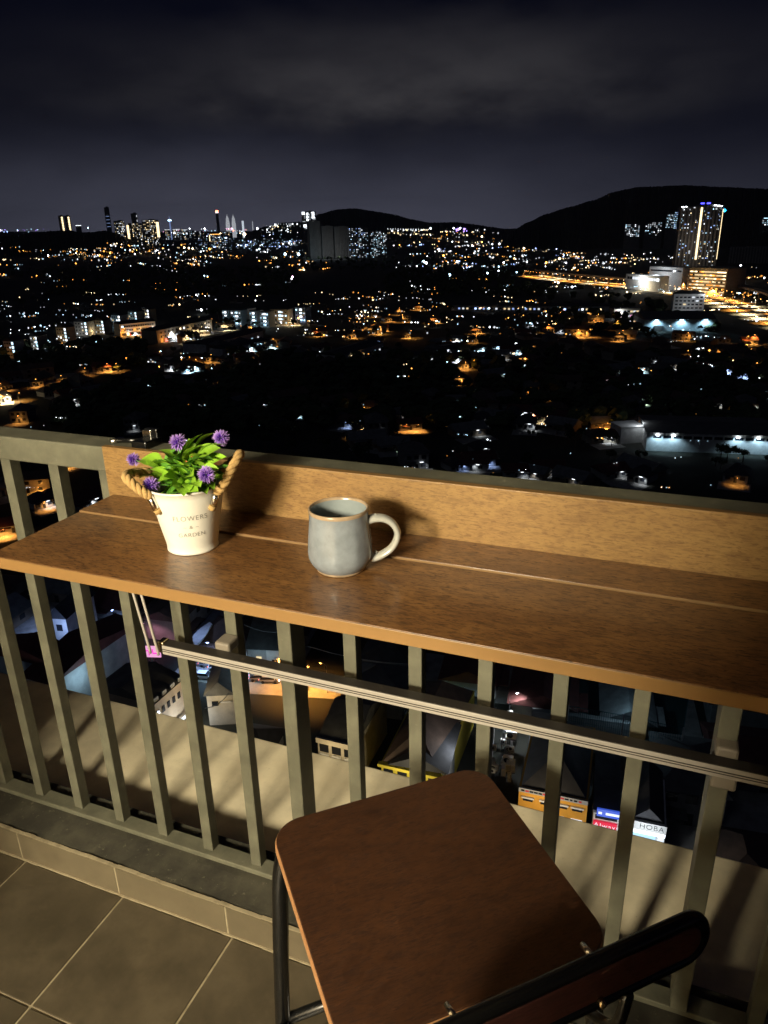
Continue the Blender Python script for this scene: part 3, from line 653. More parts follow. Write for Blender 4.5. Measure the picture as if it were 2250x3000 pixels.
# ---- houses: six prototypes with wall, roof, door and windows
def house_proto(i):
    r = random.Random(50+i); w_, d_, h_ = [(11, 9, 3.4), (13, 10, 3.3), (9, 12, 6.2), (15, 9, 3.2), (8, 9, 3.2), (18, 10, 6.0)][i]
    e = empty('house'); wm = HWALLS[[0, 1, 2, 3, 1, 0][i]]; rm_ = ROOFS[[0, 1, 2, 3, 4, 0][i]]
    MB().box((0, 0, h_/2), (w_, d_, h_)).build('wall', wm, e)
    rf = MB(); ov = .7; rise = 2.2+r.random()*1.0; a, b_ = w_/2+ov, d_/2+ov; z0 = h_-.05
    hip = 0 if i in (1, 3, 5) else b_*.8
    rf.add([(-a, -b_, z0), (a, -b_, z0), (a, b_, z0), (-a, b_, z0), (-a+hip, 0, z0+rise), (a-hip, 0, z0+rise)], [(0, 1, 5, 4), (2, 3, 4, 5), (1, 2, 5), (3, 0, 4), (3, 2, 1, 0)])
    rf.build('roof', rm_, e)
    for x in (-.3, .28): MB().box((w_*x, -d_/2-.04, h_*.55 if h_ < 4 else h_*.28), (1.7, .12, 1.3)).build('window', M['glass'], e)
    if h_ > 4:
        for x in (-.3, .0, .3): MB().box((w_*x, -d_/2-.04, h_*.75), (1.6, .12, 1.4)).build('window', M['glass'], e)
    MB().box((0, -d_/2-.04, 1.05), (1.1, .12, 2.1)).build('door', M['glass'], e)
    MB().box((-w_*.26, -d_/2-1.1, 2.75), (w_*.40, 2.2, .15)).build('porch_roof', rm_, e)
    MB().box((0, -d_/2-4.6, -.1), (w_+2.5, 9.0, .32)).build('yard', M['yard'], e)  # pale slab added so the pool of lamplight shows brighter
    return e
HP = {}; USED = []; RC = ['brown', 'maroon', 'grey', 'metal', 'black', 'long brown']
def house(P, i, rz, label, group, sc=1.0, lit=None):
    if i not in HP: o = HP[i] = house_proto(i)
    else:
        o = HP[i].copy(); COL.objects.link(o)
        for ch in [c for c in HP[i].children if c.type != 'LIGHT' and c.name.split('.')[0] != 'porch_lamp']:
            c = ch.copy(); COL.objects.link(c); c.parent = o
    o.location = P; o.rotation_euler = (0, 0, rz); o.scale = (sc, sc, sc); tag(o, label, 'house', group); USED.append((P.x, P.y, 9*sc)); return o
def free(P, r):
    return all((P.x-x)**2+(P.y-y)**2 > (r+q)**2 for x, y, q in USED)

# ---- lights of the plain read off the photograph (two zoomed views), each with the house it lights
ZA = lambda x, y: (x*.6932, 900+y*.6932)
ZB = lambda x, y: (1100+x*.6932, 900+y*.6932)
TA = """y 40 402 1.6;o 80 395 1.3;o 15 400 1.3;o 15 355 .8;o 165 335 .6;o 270 320 .8;o 360 290 .6;o 450 270 .8;o 500 270 1;o 545 245 .8;o 480 350 .8;o 415 375 .8;o 835 250 .9;o 890 230 .7;o 1040 275 .9;o 945 318 1.2;o 930 338 1;o 1040 230 .8;o 1150 165 .6;o 1340 120 .6;o 1490 130 .7;y 1230 75 1;o 1195 72 .7;o 1590 90 1;o 1610 112 .8;y 1540 540 1.4;o 1500 548 .9;o 1545 450 .6;o 1640 60 .7;o 1580 40 .6;o 90 490 .5;
c 100 220 1.2;c 300 380 .9;w 300 410 .8;w 370 380 .7;w 350 345 .5;c 760 275 1;w 790 265 .9;w 960 185 1.2;w 990 192 1;w 1040 195 1.3;c 1070 180 1.1;w 1100 265 .6;c 1015 405 1.1;c 1000 425 .7;w 560 430 .5;w 740 435 .5;w 800 450 .45;w 820 425 .45;c 1375 235 1;g 1310 245 .7;w 1280 215 .5;w 1360 180 .5;c 1445 215 .6;b 1600 150 .8;b 1530 190 .8;b 1555 170 .8;w 1340 405 .45;c 1150 480 1.2;g 1120 492 .7;g 1200 507 .6;b 1440 490 .9;b 1480 500 .8;w 1600 532 .5;g 1640 595 .9;w 240 175 .5;y 135 160 .7;g 45 180 .7;w 1050 120 .6;w 1080 110 .5;y 850 115 .8;y 800 150 .8;y 960 95 .8;w 720 140 1.2;w 760 135 1.1;o 600 110 1.0;o 640 125 .8;o 790 120 .8;w 560 115 .8"""
TB = """o 100 30 .9;o 120 60 .7;o 20 100 .9;o 180 10 .7;o 250 65 .8;o 145 130 .9;o 430 110 .8;o 425 150 .5;o 380 260 1;o 355 322 1.2;o 280 275 1;o 420 250 .8;o 665 380 1.3;o 700 390 .7;o 710 320 .45;o 135 525 .8;o 185 525 .9;o 975 520 1.4;o 940 537 .9;y 720 490 .8;y 790 480 .7;y 660 480 .9;o 735 105 .7;o 860 125 .9;o 900 125 .9;o 925 90 .9;o 935 60 .7;o 790 40 .6;o 1030 142 .7;o 1050 130 .8;o 1110 90 .7;o 1015 90 .5;o 1565 155 1;o 1590 150 .7;o 1465 205 .7;o 1310 140 .5;o 1570 460 1.5;o 1620 462 1.3;o 1500 460 .9;o 1520 750 .5;o 1310 215 .4;
w 350 140 .8;w 230 220 .8;w 260 235 1;w 310 190 .8;w 500 215 .45;c 455 180 .9;c 540 190 .8;c 590 195 .7;w 640 80 .6;w 630 118 .8;w 770 105 .5;w 450 385 .6;w 320 415 .5;g 260 410 .7;g 250 435 .7;w 70 465 .45;w 440 490 .45;w 520 480 .45;w 640 460 .8;w 610 460 .8;w 395 540 .5;w 25 535 .7;g 75 582 .9;g 50 600 .7;w 650 510 .6;w 955 568 .6;w 1000 565 .5;w 450 615 .45;b 310 685 .9;w 190 670 .5;w 430 680 .5;w 595 710 .7;w 650 715 .5;w 730 700 .5;w 860 742 .4;w 1015 715 .45;w 1140 710 .8;w 1130 735 .6;w 1130 240 .45;c 1040 275 .9;w 1210 240 .4;w 1265 255 .45;b 1100 300 .4;w 945 318 .45;w 1000 325 .45;w 1410 292 .7;b 1490 275 .9;b 1550 295 .9;c 1340 270 .6;w 1480 265 .7;c 1590 365 .9;c 1560 365 .6;w 1620 370 .7;g 1080 405 1.1;w 1110 400 .8;w 1400 415 .5;w 1535 425 .6;w 1450 425 .5;c 500 300 .4;w 1200 155 .5"""
TC = """o 115 1446 1.2;o 90 1478 1;o 140 1490 .9;o 189 1373 .7;o 230 1462 .8;w 222 1488 .9;o 15 1575 1.1;w 4 1447 .8;w 395 1255 .4"""
PT = [(k, *ZA(float(x), float(y)), float(s)) for k, x, y, s in (q.split() for q in TA.replace('\n', '').split(';') if q.strip())]
PT += [(k, *ZB(float(x), float(y)), float(s)) for k, x, y, s in (q.split() for q in TB.replace('\n', '').split(';') if q.strip())]
PT += [(k, float(x), float(y), float(s)) for k, x, y, s in (q.split() for q in TC.split(';'))]
GROUP_L = 'street lamps of the plain'
def porch_lamp(o, j, k, e, near_=False):
    w_, d_, h_ = [(11, 9, 3.4), (13, 10, 3.3), (9, 12, 6.2), (15, 9, 3.2), (8, 9, 3.2), (18, 10, 6.0)][j]
    MB().box((w_*.2, -d_/2-.3, 2.80), (1.3, .20, .14)).build('porch_lamp', WIN2[k], o)
    l = bpy.data.objects.new('glow', lightdata(k, round(e, -1), 'SPOT')); COL.objects.link(l); l.parent = o; l.location = (w_*.15+RN.uniform(-1, 2), -d_/2-(RN.uniform(.6, 1.0) if near_ else RN.uniform(1.2, 2.6)), 2.5 if near_ else 3.1)
for i, (k, U, V, s) in enumerate(PT):
    P = G(U, V+2); D = math.hypot(P.x, P.y); aw = AW(P); sd = Vector((-aw.y, aw.x, 0))
    f = min(1.5, max(.6, D/480.0))
    rzf = math.atan2(-sd.y, -sd.x)
    if k == 'o' or (k == 'y' and s > .75):
        sl_ = street_lamp(P, k, s*f, '%s street lamp, %s' % (CN[k], where(U, V)), GROUP_L+', '+CN[k], size=.58*f)
        if i % 3 == 0: l = bpy.data.objects.new('glow', lightdata(k, round(700*s*s*f*f, -1))); COL.objects.link(l); l.parent = sl_; l.location = (1.75, 0, 7.2); n = 2 if s > .95 else 1
        for q in range(n):
            hp_ = P+aw*RN.uniform(7.2, 9)+sd*(RN.uniform(-3, 3) if q == 0 else RN.choice((-1, 1))*RN.uniform(13, 17)); j = RN.choice([0, 1, 3, 4, 4, 2, 5])
            if free(hp_, 5): house(hp_, j, rzf+RN.uniform(-.5, .5), '%s-roofed house lit %s, %s' % (RC[j], CN[k], where(U, V)), 'houses lit %s' % CN[k], RN.uniform(.75, 1.05))
    else:
        n = 1 if s < .85 else 2
        for q in range(n):                                   # houses with a lit porch or yard
            hp_ = P+aw*(2+7*q)+sd*(RN.uniform(-3, 3) if q == 0 else RN.choice((-1, 1))*RN.uniform(9, 14)); j = RN.choice([0, 1, 3, 4, 4, 2]); sc = RN.uniform(.75, 1.1)
            o = house(hp_, j, rzf+RN.uniform(-.7, .7), '%s-roofed house, %s porch, %s' % (RC[j], CN[k], where(U, V)), 'houses with %s lit porches' % CN[k], sc)
            porch_lamp(o, j, k, (1900 if V > 1180 else 3900)*s*s*f*f, V > 1180)
# ---- unlit houses of the plain
cnt = 0
for t in range(900):
    if cnt >= 60: break
    U = RN.uniform(-20, 2270); V = 880+360*RN.random()**.8; P = G(U, V)
    if not free(P, 6) or not clear_of_highway(P, 45): continue
    if U < 330*K and V < 1010*1.0 and V > 960: continue
    cnt += 1; j = RN.randrange(6); house(P, j, RN.choice((.35, .35+math.pi/2, 1.0, 2.4))+RN.uniform(-.1, .1), 'unlit %s-roofed house %s' % (RC[j], where(U, V)), 'unlit houses of the plain', RN.uniform(.8, 1.1))
# ---- trees
def tree_proto(i):
    r = random.Random(90+i); e = empty('tree'); hh = [9, 12, 7.5][i]; c = MB()
    MB().tube([(0, 0, -.2), (.1, 0, hh*.3), (.2, .1, hh*.62)], [.32, .22, .1], 6).build('trunk', M['bark'], e)
    for b in range(13):
        a = r.uniform(0, 6.28); q = r.uniform(.2, 1)**.5*hh*.33; ctr = Vector((q*math.cos(a), q*math.sin(a), hh*(.55+.38*r.random()*(1-q/(hh*.5))))); br = hh*r.uniform(.10, .17)
        for l in range(30):
            d = Vector((r.gauss(0, 1), r.gauss(0, 1), r.gauss(0, .8))).normalized(); p = ctr+d*br*r.uniform(.75, 1.1); s = hh*.045*r.uniform(.7, 1.4)
            t1 = (d.orthogonal()+Vector((r.gauss(0, .6), r.gauss(0, .6), r.gauss(0, .6)))).normalized(); t2 = d.cross(t1).normalized()
            c.add([p+t1*s, p+t2*s*.7, p-t1*s, p-t2*s*.7], [(0, 1, 2, 3)])
    c.build('crown', M['foliage'], e); return e
TP = [None]*3
def tree(P, i, sc, label, group):
    if TP[i] is None: o = TP[i] = tree_proto(i)
    else: o = copy_tree(TP[i])
    o.location = P; o.rotation_euler = (0, 0, RN.uniform(0, 6.28)); o.scale = (sc, sc, sc*RN.uniform(.85, 1.2)); tag(o, label, 'tree', group)
cnt = 0
for t in range(1500):
    if cnt >= 230: break
    U = RN.uniform(-20, 2270); V = RN.uniform(860, 1150) if cnt < 120 else RN.uniform(1130, 1380); P = G(U, V)
    if not free(P, -4) or not clear_of_highway(P) or (U < 200 and V > 1080): continue
    cnt += 1; tr = RN.randrange(3); ts = RN.uniform(.5, 1.0); tree(P, tr, ts, '%s dark %s tree %s' % ('small' if ts < .66 else 'mid-sized' if ts < .83 else 'large', ('rounded', 'tall', 'bushy')[tr], where(U, V)), 'trees of the plain')
for (x, y) in ((800, 150), (850, 110), (960, 90), (980, 100), (940, 60), (880, 60), (1020, 85), (830, 160)):
    U, V = ZA(x, y); tree(G(U, V)+Vector((RN.uniform(-4, 4), RN.uniform(-4, 4), 0)), RN.randrange(3), 1.2, 'roadside tree lit yellow beside the long shophouse block', 'lit trees by the shophouses')
# far woods that read as one dark mass
fw_ = MB()
for (xa, xb, ya, yb, n) in ((100, 640, 578, 640, 520), (830, 1200, 585, 640, 380), (0, 330, 745, 800, 160), (480, 980, 770, 930, 420), (1000, 1659, 770, 930, 300), (120, 640, 840, 940, 200), (1180, 1659, 640, 720, 160), (560, 1150, 548, 585, 260), (0, 480, 575, 600, 120)):
    for q in range(n):
        P = G(RN.uniform(xa, xb)*K, RN.uniform(ya, yb)*K)
        if not free(P, -2) or not clear_of_highway(P): continue
        s = RN.uniform(3.0, 6.0); hh = RN.uniform(5, 10); vs = []
        for k, (rr, zz) in enumerate(((.7, .25), (1, .55), (.75, .85))):
            for j in range(6): a = j*1.047+k*.5; vs.append((P.x+s*rr*RN.uniform(.7, 1.2)*math.cos(a), P.y+s*rr*RN.uniform(.7, 1.2)*math.sin(a), GZ+hh*zz*RN.uniform(.88, 1.1)))
        vs.append((P.x, P.y, GZ+hh)); vs.append((P.x, P.y, GZ))
        fs = [(k*6+j, k*6+(j+1) % 6, k*6+6+(j+1) % 6, k*6+6+j) for k in range(2) for j in range(6)]+[(12+j, 12+(j+1) % 6, 18) for j in range(6)]+[((j+1) % 6, j, 19) for j in range(6)]
        fw_.add(vs, fs)
tag(fw_.build('wood', M['foliage']), 'dark wooded patches between the settlements of the plain', 'wood', kind='stuff')

# ---- roads
def ribbon(P, w_, z0, z1, name, mt, par=None, off=0.):
    mb = MB(); vs = []; n = len(P)
    for i, p in enumerate(P):
        t = P[min(i+1, n-1)]-P[max(i-1, 0)]; t.z = 0; t.normalize(); s = Vector((-t.y, t.x, 0)); c = p+s*off
        for k, zz in ((-1, z0), (1, z0), (1, z1), (-1, z1)): q = c+s*k*w_/2; vs.append((q.x, q.y, zz))
    fs = [(i*4+j, i*4+(j+1) % 4, i*4+4+(j+1) % 4, i*4+4+j) for i in range(n-1) for j in range(4)]+[(3, 2, 1, 0), tuple((n-1)*4+j for j in range(4))]
    return mb.add(vs, fs).build(name, mt, par)
zr = [GZ+.02]
def road(path, w_):
    zr[0] += .012; o = ribbon(strip(path, w_), w_, GZ-.3, zr[0], 'road', M['road']); tag(o, kind='structure'); return o
road([ZA(-60, 420), ZA(60, 372), ZA(165, 338), ZA(270, 318), ZA(380, 290), ZA(520, 258), ZA(660, 212), ZA(740, 175), ZA(850, 122), ZA(960, 88), ZA(1060, 62)], 11)
road([ZA(700, 290), ZA(835, 256), ZA(960, 222), ZA(1060, 205), ZA(1180, 150)], 7)
road([ZA(520, 160), ZA(620, 148), ZA(720, 140), ZA(780, 125)], 9)
road([ZB(1380, 452), ZB(1500, 458), ZB(1620, 466), ZB(1720, 470)], 12)
road([ZB(340, 350), ZB(360, 310), ZB(385, 262), ZB(430, 235)], 7)
road([ZB(560, 388), ZB(660, 388), ZB(760, 392)], 7)
road([ZB(780, 110), ZB(930, 130), ZB(1060, 138), ZB(1200, 150)], 7)

# ---- buildings seen in the middle distance
def block(name, label, A, B, ztop, depth, wm, rm_, cat='building', roof='gable', rise=2.5, group=None, zbase=GZ, flip=False, over=.5):
    """a building whose facade's top edge runs from A to B"""
    d = (B-A); d.z = 0; ln = d.length; d.normalize(); nrm = Vector((-d.y, d.x, 0))
    if nrm.dot(AW(A)) < 0 or flip: nrm = -nrm
    c = (A+B)/2+nrm*depth/2; e = empty(name, (c.x, c.y, zbase), math.atan2(nrm.y, nrm.x)-math.pi/2); h_ = ztop-zbase
    MB().box((0, 0, h_/2), (ln, depth, h_)).build('wall', wm, e)
    a, b_ = ln/2+over, depth/2+over; z0 = h_+.02; rf = MB()
    if roof == 'gable': rf.add([(-a, -b_, z0), (a, -b_, z0), (a, b_, z0), (-a, b_, z0), (-a, 0, z0+rise), (a, 0, z0+rise)], [(0, 1, 5, 4), (2, 3, 4, 5), (1, 2, 5), (3, 0, 4), (3, 2, 1, 0)])
    elif roof == 'hip':
        k = min(a, b_)*.95
        if a >= b_: rf.add([(-a, -b_, z0), (a, -b_, z0), (a, b_, z0), (-a, b_, z0), (-a+k, 0, z0+rise), (a-k, 0, z0+rise)], [(0, 1, 5, 4), (2, 3, 4, 5), (1, 2, 5), (3, 0, 4), (3, 2, 1, 0)])
        else: rf.add([(-a, -b_, z0), (a, -b_, z0), (a, b_, z0), (-a, b_, z0), (0, -b_+k, z0+rise), (0, b_-k, z0+rise)], [(0, 1, 4), (1, 2, 5, 4), (2, 3, 5), (3, 0, 4, 5), (3, 2, 1, 0)])
    elif roof == 'cross': rf.add([(-a, -b_, z0), (a, -b_, z0), (a, b_, z0), (-a, b_, z0), (0, -b_, z0+rise), (0, b_, z0+rise)], [(0, 1, 4), (1, 2, 5, 4), (2, 3, 5), (3, 0, 4, 5), (3, 2, 1, 0)])
    else: rf.box((0, 0, h_+.25), (ln+.3, depth+.3, .5))
    rf.build('roof', rm_, e); tag(e, label, cat, group); e['w'] = ln; e['d'] = depth; e['h'] = h_
    mid = (A+B)/2; USED.append((c.x, c.y, max(ln, depth)*.5)); return e
def wins(e, rows, cols, size, z0, dz, lit=(), litp=0., keys='w', name='window', bright=False, seed=0, face=-1, x0=-.46, x1=.46, sill=None):
    """windows on the facade, every pane an object of its own while they are few, else one part"""
    r = random.Random(seed); ln, dp = e['w'], e['d']; tot = rows*cols; groups = {}
    for i in range(rows):
        for j in range(cols):
            x = ln*(x0+(x1-x0)*((j+.5)/cols)); z = z0+dz*i; k = r.choice(keys) if r.random() < litp else None; mt = (WIN2 if bright or r.random() < .25 else WIN)[k] if k else M['glass']
            groups.setdefault(mt.name, (mt, []))[1].append((x, z))
    for mt, pts in groups.values():
        if tot <= 40:
            me = None
            for x, z in pts:
                if me is None: me = MB().box((0, 0, 0), (size[0], .16, size[1])).mesh(name, mt)
                inst(me, name, e, (x, face*(dp/2+.03), z))
        else:
            mb = MB()
            for x, z in pts: mb.box((x, face*(dp/2+.03), z), (size[0], .16, size[1]))
            mb.build('lit_windows' if mt is not M['glass'] else 'dark_windows', mt, e)['kind'] = 'stuff'
ZC_ = lambda x, y: (x*.4219, 860+y*.4219)
ZD = lambda x, y: (650+x*.3918, 820+y*.3918)
ZE = lambda x, y: (1600+x*.3918, 680+y*.3918)
# two long three-storey shophouse blocks
for A_, B_, dp, lab, sd in ((ZC_(828, 214), ZC_(1075, 190), 14, 'long three-storey shophouse block, the rear one, lit orange at street level', 1), (ZC_(1085, 258), ZC_(1470, 178), 16, 'long three-storey shophouse block, the front one with rows of small windows', 2)):
    e = block('shophouse_block', lab, G(*A_, GZ+11), G(*B_, GZ+11), GZ+11, dp, WALLS[4], ROOFS[4], roof='gable', rise=2.2, group='shophouse blocks')
    wins(e, 2, 14, (1.9, 1.5), 5.2, 3.3, litp=.22, keys='oywwc', seed=sd)
    wins(e, 1, 14, (2.6, 2.4), 1.6, 3, litp=.7, keys='ooywr', name='shop_front', bright=False, seed=sd+5)
    for j in range(6):
        x = e['w']*(-.42+.168*j); light('glow', 'POINT', (x, -e['d']/2-3.2, 4.2), 900, LC['owoyow'[j]], e, .4)
for (x, y, s) in ((990, 300, 1), (1060, 320, 1), (1130, 330, 1.3), (1200, 325, 1.3), (1300, 290, 1), (880, 300, .9), (1440, 320, .8)):
    U, V = ZC_(x, y); street_lamp(G(U, V), 'w' if x > 1100 else 'o', s*1.5, 'bright street lamp in front of the long shophouse blocks', 'lamps before the shophouses', size=.9)
# walk-up flats with lit stairwells
FLT = [(20, 330, 90, 400), (205, 295, 250, 375), (385, 235, 455, 290), (510, 195, 600, 275), (645, 185, 715, 250), (770, 150, 830, 205), (885, 125, 945, 185), (975, 108, 1030, 168)]
for i, (xa, ya, xb, yb) in enumerate(FLT):
    A, B = G(*ZC_(xa, ya), GZ+13), G(*ZC_(xb, ya+2), GZ+13)
    e = block('apartment_flats', 'walk-up flats with lit stairwell, %s in the row beside the shophouses' % ['first from the left', 'second from the left', 'third from the left', 'fourth from the left', 'fifth from the left', 'sixth from the left', 'seventh from the left', 'eighth from the left'][i], A, B, GZ+13, 11, WALLS[[1, 0, 4, 0, 0, 1, 0, 4][i]], ROOFS[4], roof='cross', rise=3, group='walk-up flats')
    wins(e, 4, 4, (1.3, 1.2), 2.2, 3.0, litp=.30, keys='wwcy', seed=i)
    wins(e, 4, 1, (1.6, 1.8), 2.4, 3.0, litp=1, keys='wc', name='stairwell_window', bright=True, seed=i, x0=.30, x1=.46)
    light('glow', 'POINT', (0, -13, 4), 600, LC['owywyccw'[i]], e, .5)
FLT2 = [(0, 225, 42, 262), (62, 228, 140, 300), (160, 215, 190, 320), (205, 232, 255, 300), (280, 238, 345, 312), (358, 222, 492, 300), (545, 205, 622, 292)]
for i, (xa, ya, xb, yb) in enumerate(FLT2):
    A, B = G(*ZD(xa, ya), GZ+15), G(*ZD(xb, ya+2), GZ+15)
    e = block('apartment_flats', ['low flats with cold lit windows, first right of the shophouses', 'low flats with cold lit windows, second right of the shophouses', 'narrow low flats, third right of the shophouses', 'low flats with bright landings, fourth right of the shophouses', 'low flats with bright landings, fifth right of the shophouses', 'wide pinkish low flats lit warm, sixth right of the shophouses', 'low flats washed in blue light, last right of the shophouses'][i], A, B, GZ+15, 12, WALLS[[3, 2, 1, 2, 2, 4, 3][i]], ROOFS[4], roof='flat', group='walk-up flats')
    wins(e, 4, 5, (1.5, 1.3), 2.4, 3.4, litp=.35, keys='wccw', seed=30+i)
    wins(e, 4, 1, (3.0, 1.6), 2.6, 3.4, litp=1, keys='cw', name='landing_window', bright=True, seed=i, x0=-.15, x1=.25)
    light('glow', 'POINT', (0, -12, 4), 700, LC['cccccyb'[i]], e, .5)
# long dark sheds with lit yards
for A_, B_, h_, dp, lab in ((ZA(870, 158), ZA(1110, 100), 7, 22, 'long dark factory shed with a lit skylight strip'), (ZA(940, 176), ZA(1130, 140), 6, 14, 'lower factory shed with a bright white yard before it'), (ZA(1440, 205), ZA(1620, 150), 7, 20, 'dark warehouse with bluish lit yard left of the mid plain houses'), (ZB(150, 205), ZB(245, 200), 6, 16, 'white-walled workshop with a brightly lit front')):
    e = block('shed', lab, G(*A_, GZ+h_), G(*B_, GZ+h_), GZ+h_, dp, WALLS[1], ROOFS[4], 'shed', rise=2.0)
    wins(e, 1, 8, (2.2, 2.6), 2.0, 3, litp=.3, keys='wc', name='loading_door', seed=4)
# the floodlit L-shaped warehouse at the right
A, B = G(*ZB(1150, 528), GZ+8), G(*ZB(1720, 545), GZ+8)
e = block('warehouse', 'long floodlit white warehouse just over the rail at the right', A, B, GZ+8, 30, WALLS[1], ROOFS[2], 'warehouse', rise=1.5)
wins(e, 1, 12, (3.2, 1.2), 6.2, 3, litp=0, seed=3)
for fx in (-.42, -.30, .18, .33, .46):
    MB().box((e['w']*fx, -15.35, 6.9), (1.2, .5, .35)).build('floodlight', EM['w'], e); light('glow', 'SPOT', (e['w']*fx, -17.2, 7.2), 1500, LC['c'], e, .3, aim=(e['w']*fx, -14.6, 0), angle=130)
A, B = G(*ZB(1040, 512), GZ+7), G(*ZB(1140, 505), GZ+7)
e = block('shed', 'pale flat-roofed shed joining the floodlit warehouse on its left', A, B, GZ+7, 10, WALLS[1], WALLS[1], 'shed', roof='flat'); light('glow', 'POINT', (3, -6, 9.5), 900, LC['w'], e, .4)
# hall with three floodlights, white office block, small shop row
A, B = G(*ZE(735, 655), GZ+10), G(*ZE(1275, 650), GZ+10)
e = block('sports_hall', 'wide hall with three cold floodlights on its front wall', A, B, GZ+10, 40, WALLS[3], ROOFS[2], 'hall', rise=5)
for fx in (-.33, .02, .35):
    MB().box((e['w']*fx, -20.6, 9.4), (2.4, .7, .6)).build('floodlight', EM['c'], e); light('glow', 'SPOT', (e['w']*fx, -23.0, 9.6), 9000, LC['c'], e, .5, aim=(e['w']*fx, -19.8, 0), angle=140)
MB().box((-e['w']*.30, -21.2, 2.5), (7, 2, 5)).build('porch', M['darkconc'], e)
A, B = G(*ZE(958, 462), GZ+20), G(*ZE(1192, 462), GZ+20)
e = block('office_block', 'white six-storey office block beside the lit highway', A, B, GZ+20, 16, WALLS[1], ROOFS[2], rise=3.0, roof='hip')
wins(e, 5, 7, (2.6, 1.5), 2.6, 3.5, litp=.08, keys='wy', seed=8); light('glow', 'POINT', (0, -24, 9), 2500, LC['w'], e, .5); light('glow', 'POINT', (e['w']*.45, -11, 21), 1200, LC['w'], e, .4)
A, B = G(*ZE(510, 575), GZ+9), G(*ZE(705, 570), GZ+9)
e = block('shop_row', 'small shop row with pink and white lit fronts left of the floodlit hall', A, B, GZ+9, 12, WALLS[0], ROOFS[4], roof='flat'); wins(e, 2, 8, (2.6, 1.6), 2.0, 4.2, litp=.8, keys='wyp', seed=9); light('glow', 'POINT', (-8, -8, 5), 3500, LC['w'], e, .4)
A, B = G(*ZB(320, -20), GZ+9), G(*ZB(990, -16), GZ+9)
e = block('terrace_row', 'very long low terrace row with many small lit doorways across the plain', A, B, GZ+6, 10, WALLS[2], ROOFS[4]); wins(e, 1, 34, (2.2, 1.8), 2.6, 3, litp=.6, keys='wwcyb', seed=12)
# ---- elevated railway, station and highway
VP = strip([(1160*K, 583*K), (1194*K, 588*K), (1300*K, 598*K), (1425*K, 607*K), (1500*K, 611*K), (1575*K, 616*K), (1625*K, 625*K), (1670*K, 638*K), (1740*K, 662*K)], 9, GZ+10)
vd = tag(empty('railway_viaduct', VP[20]*1.0-Vector((0, 0, 10))), 'elevated concrete railway viaduct curving past the tall tower', 'viaduct')
def rel(P, o): return [p-o for p in P]
Q = rel(VP, vd.location)
ribbon(Q, 9, 9.0, 10.2, 'deck', M['concrete'], vd)
for s in (-1, 1): ribbon(Q, .35, 10.2, 11.4, 'parapet', M['concrete'], vd, off=s*4.3)
acc = 0
for i in range(1, len(Q)):
    acc += (Q[i]-Q[i-1]).length
    if acc > 34: acc = 0; MB().tube([(Q[i].x, Q[i].y, 0), (Q[i].x, Q[i].y, 9)], [1.1, 1.1], 8).build('pier', M['concrete'], vd)
hw = tag(ribbon(HW, 40, GZ-.3, GZ+.25, 'highway', M['highway']), kind='structure')
for of in (-11, -7.3, 7.3, 11): ribbon(HW, .3, GZ+.2, GZ+.256, 'lane_marking', M['paint'], hw, off=of)
ribbon(HW, 1.4, GZ+.2, GZ+1.0, 'median', M['concrete'], hw)
acc = 0; nl = 0
for i in range(1, len(HW)):
    seg = HW[i]-HW[i-1]; n = max(1, int(seg.length/26)); t = seg.normalized(); s = Vector((-t.y, t.x, 0))
    for k in range(n):
        p = HW[i-1]+seg*(k/n)
        for sd in (-1, 1):
            if nl < 150: nl += 1; q = p+s*sd*17.5; street_lamp(Vector((q.x, q.y, GZ)), 'o' if RN.random() < .7 else 'y', 3.6, 'tall orange highway lamp on the %s kerb, %s from the far end' % ('outer' if sd > 0 else 'inner', ordinal((nl+1)//2)), 'highway lamps', math.atan2(-s.y*sd, -s.x*sd), lit=nl % 4 in (0, 3), size=1.15)
# station and interchange buildings
A, B = G(1353*K, 592*K, GZ+20), G(1428*K, 598*K, GZ+20)
e = block('railway_station', 'white lit railway station straddling the viaduct', A, B, GZ+20, 14, WALLS[1], WALLS[2], 'station', roof='flat'); wins(e, 1, 12, (5, 3.5), 15.5, 3, litp=.9, keys='w', name='platform_window', seed=2, bright=False); light('glow', 'POINT', (0, -16, 14), 12000, LC['w'], e, .6); light('glow', 'POINT', (10, -18, 4), 12000, LC['y'], e, .6)
A, B = G(1404*K, 576*K, GZ+30), G(1476*K, 579*K, GZ+30)
e = block('car_park', 'long pale car park building left of the tall tower', A, B, GZ+30, 24, WALLS[1], WALLS[2], 'building', roof='flat'); wins(e, 1, 14, (4.5, 2.2), 25.5, 3, litp=0, seed=5); light('glow', 'POINT', (0, -30, 24), 12000, LC['w'], e, .6)
pod = []
A, B = G(1490*K, 578*K, GZ+33), G(1573*K, 581*K, GZ+33)
e = block('tower_podium', 'podium with rows of warm lit parking decks under the tall tower', A, B, GZ+33, 40, WALLS[4], ROOFS[2], 'podium', roof='flat')
wins(e, 7, 16, (4.0, 1.5), 4.5, 4.0, litp=.86, keys='yyyo', name='lit_deck', seed=6); PODC = (A+B)/2+AW(A)*20
light('glow', 'POINT', (0, -34, 16), 6000, LC['y'], e, .8)
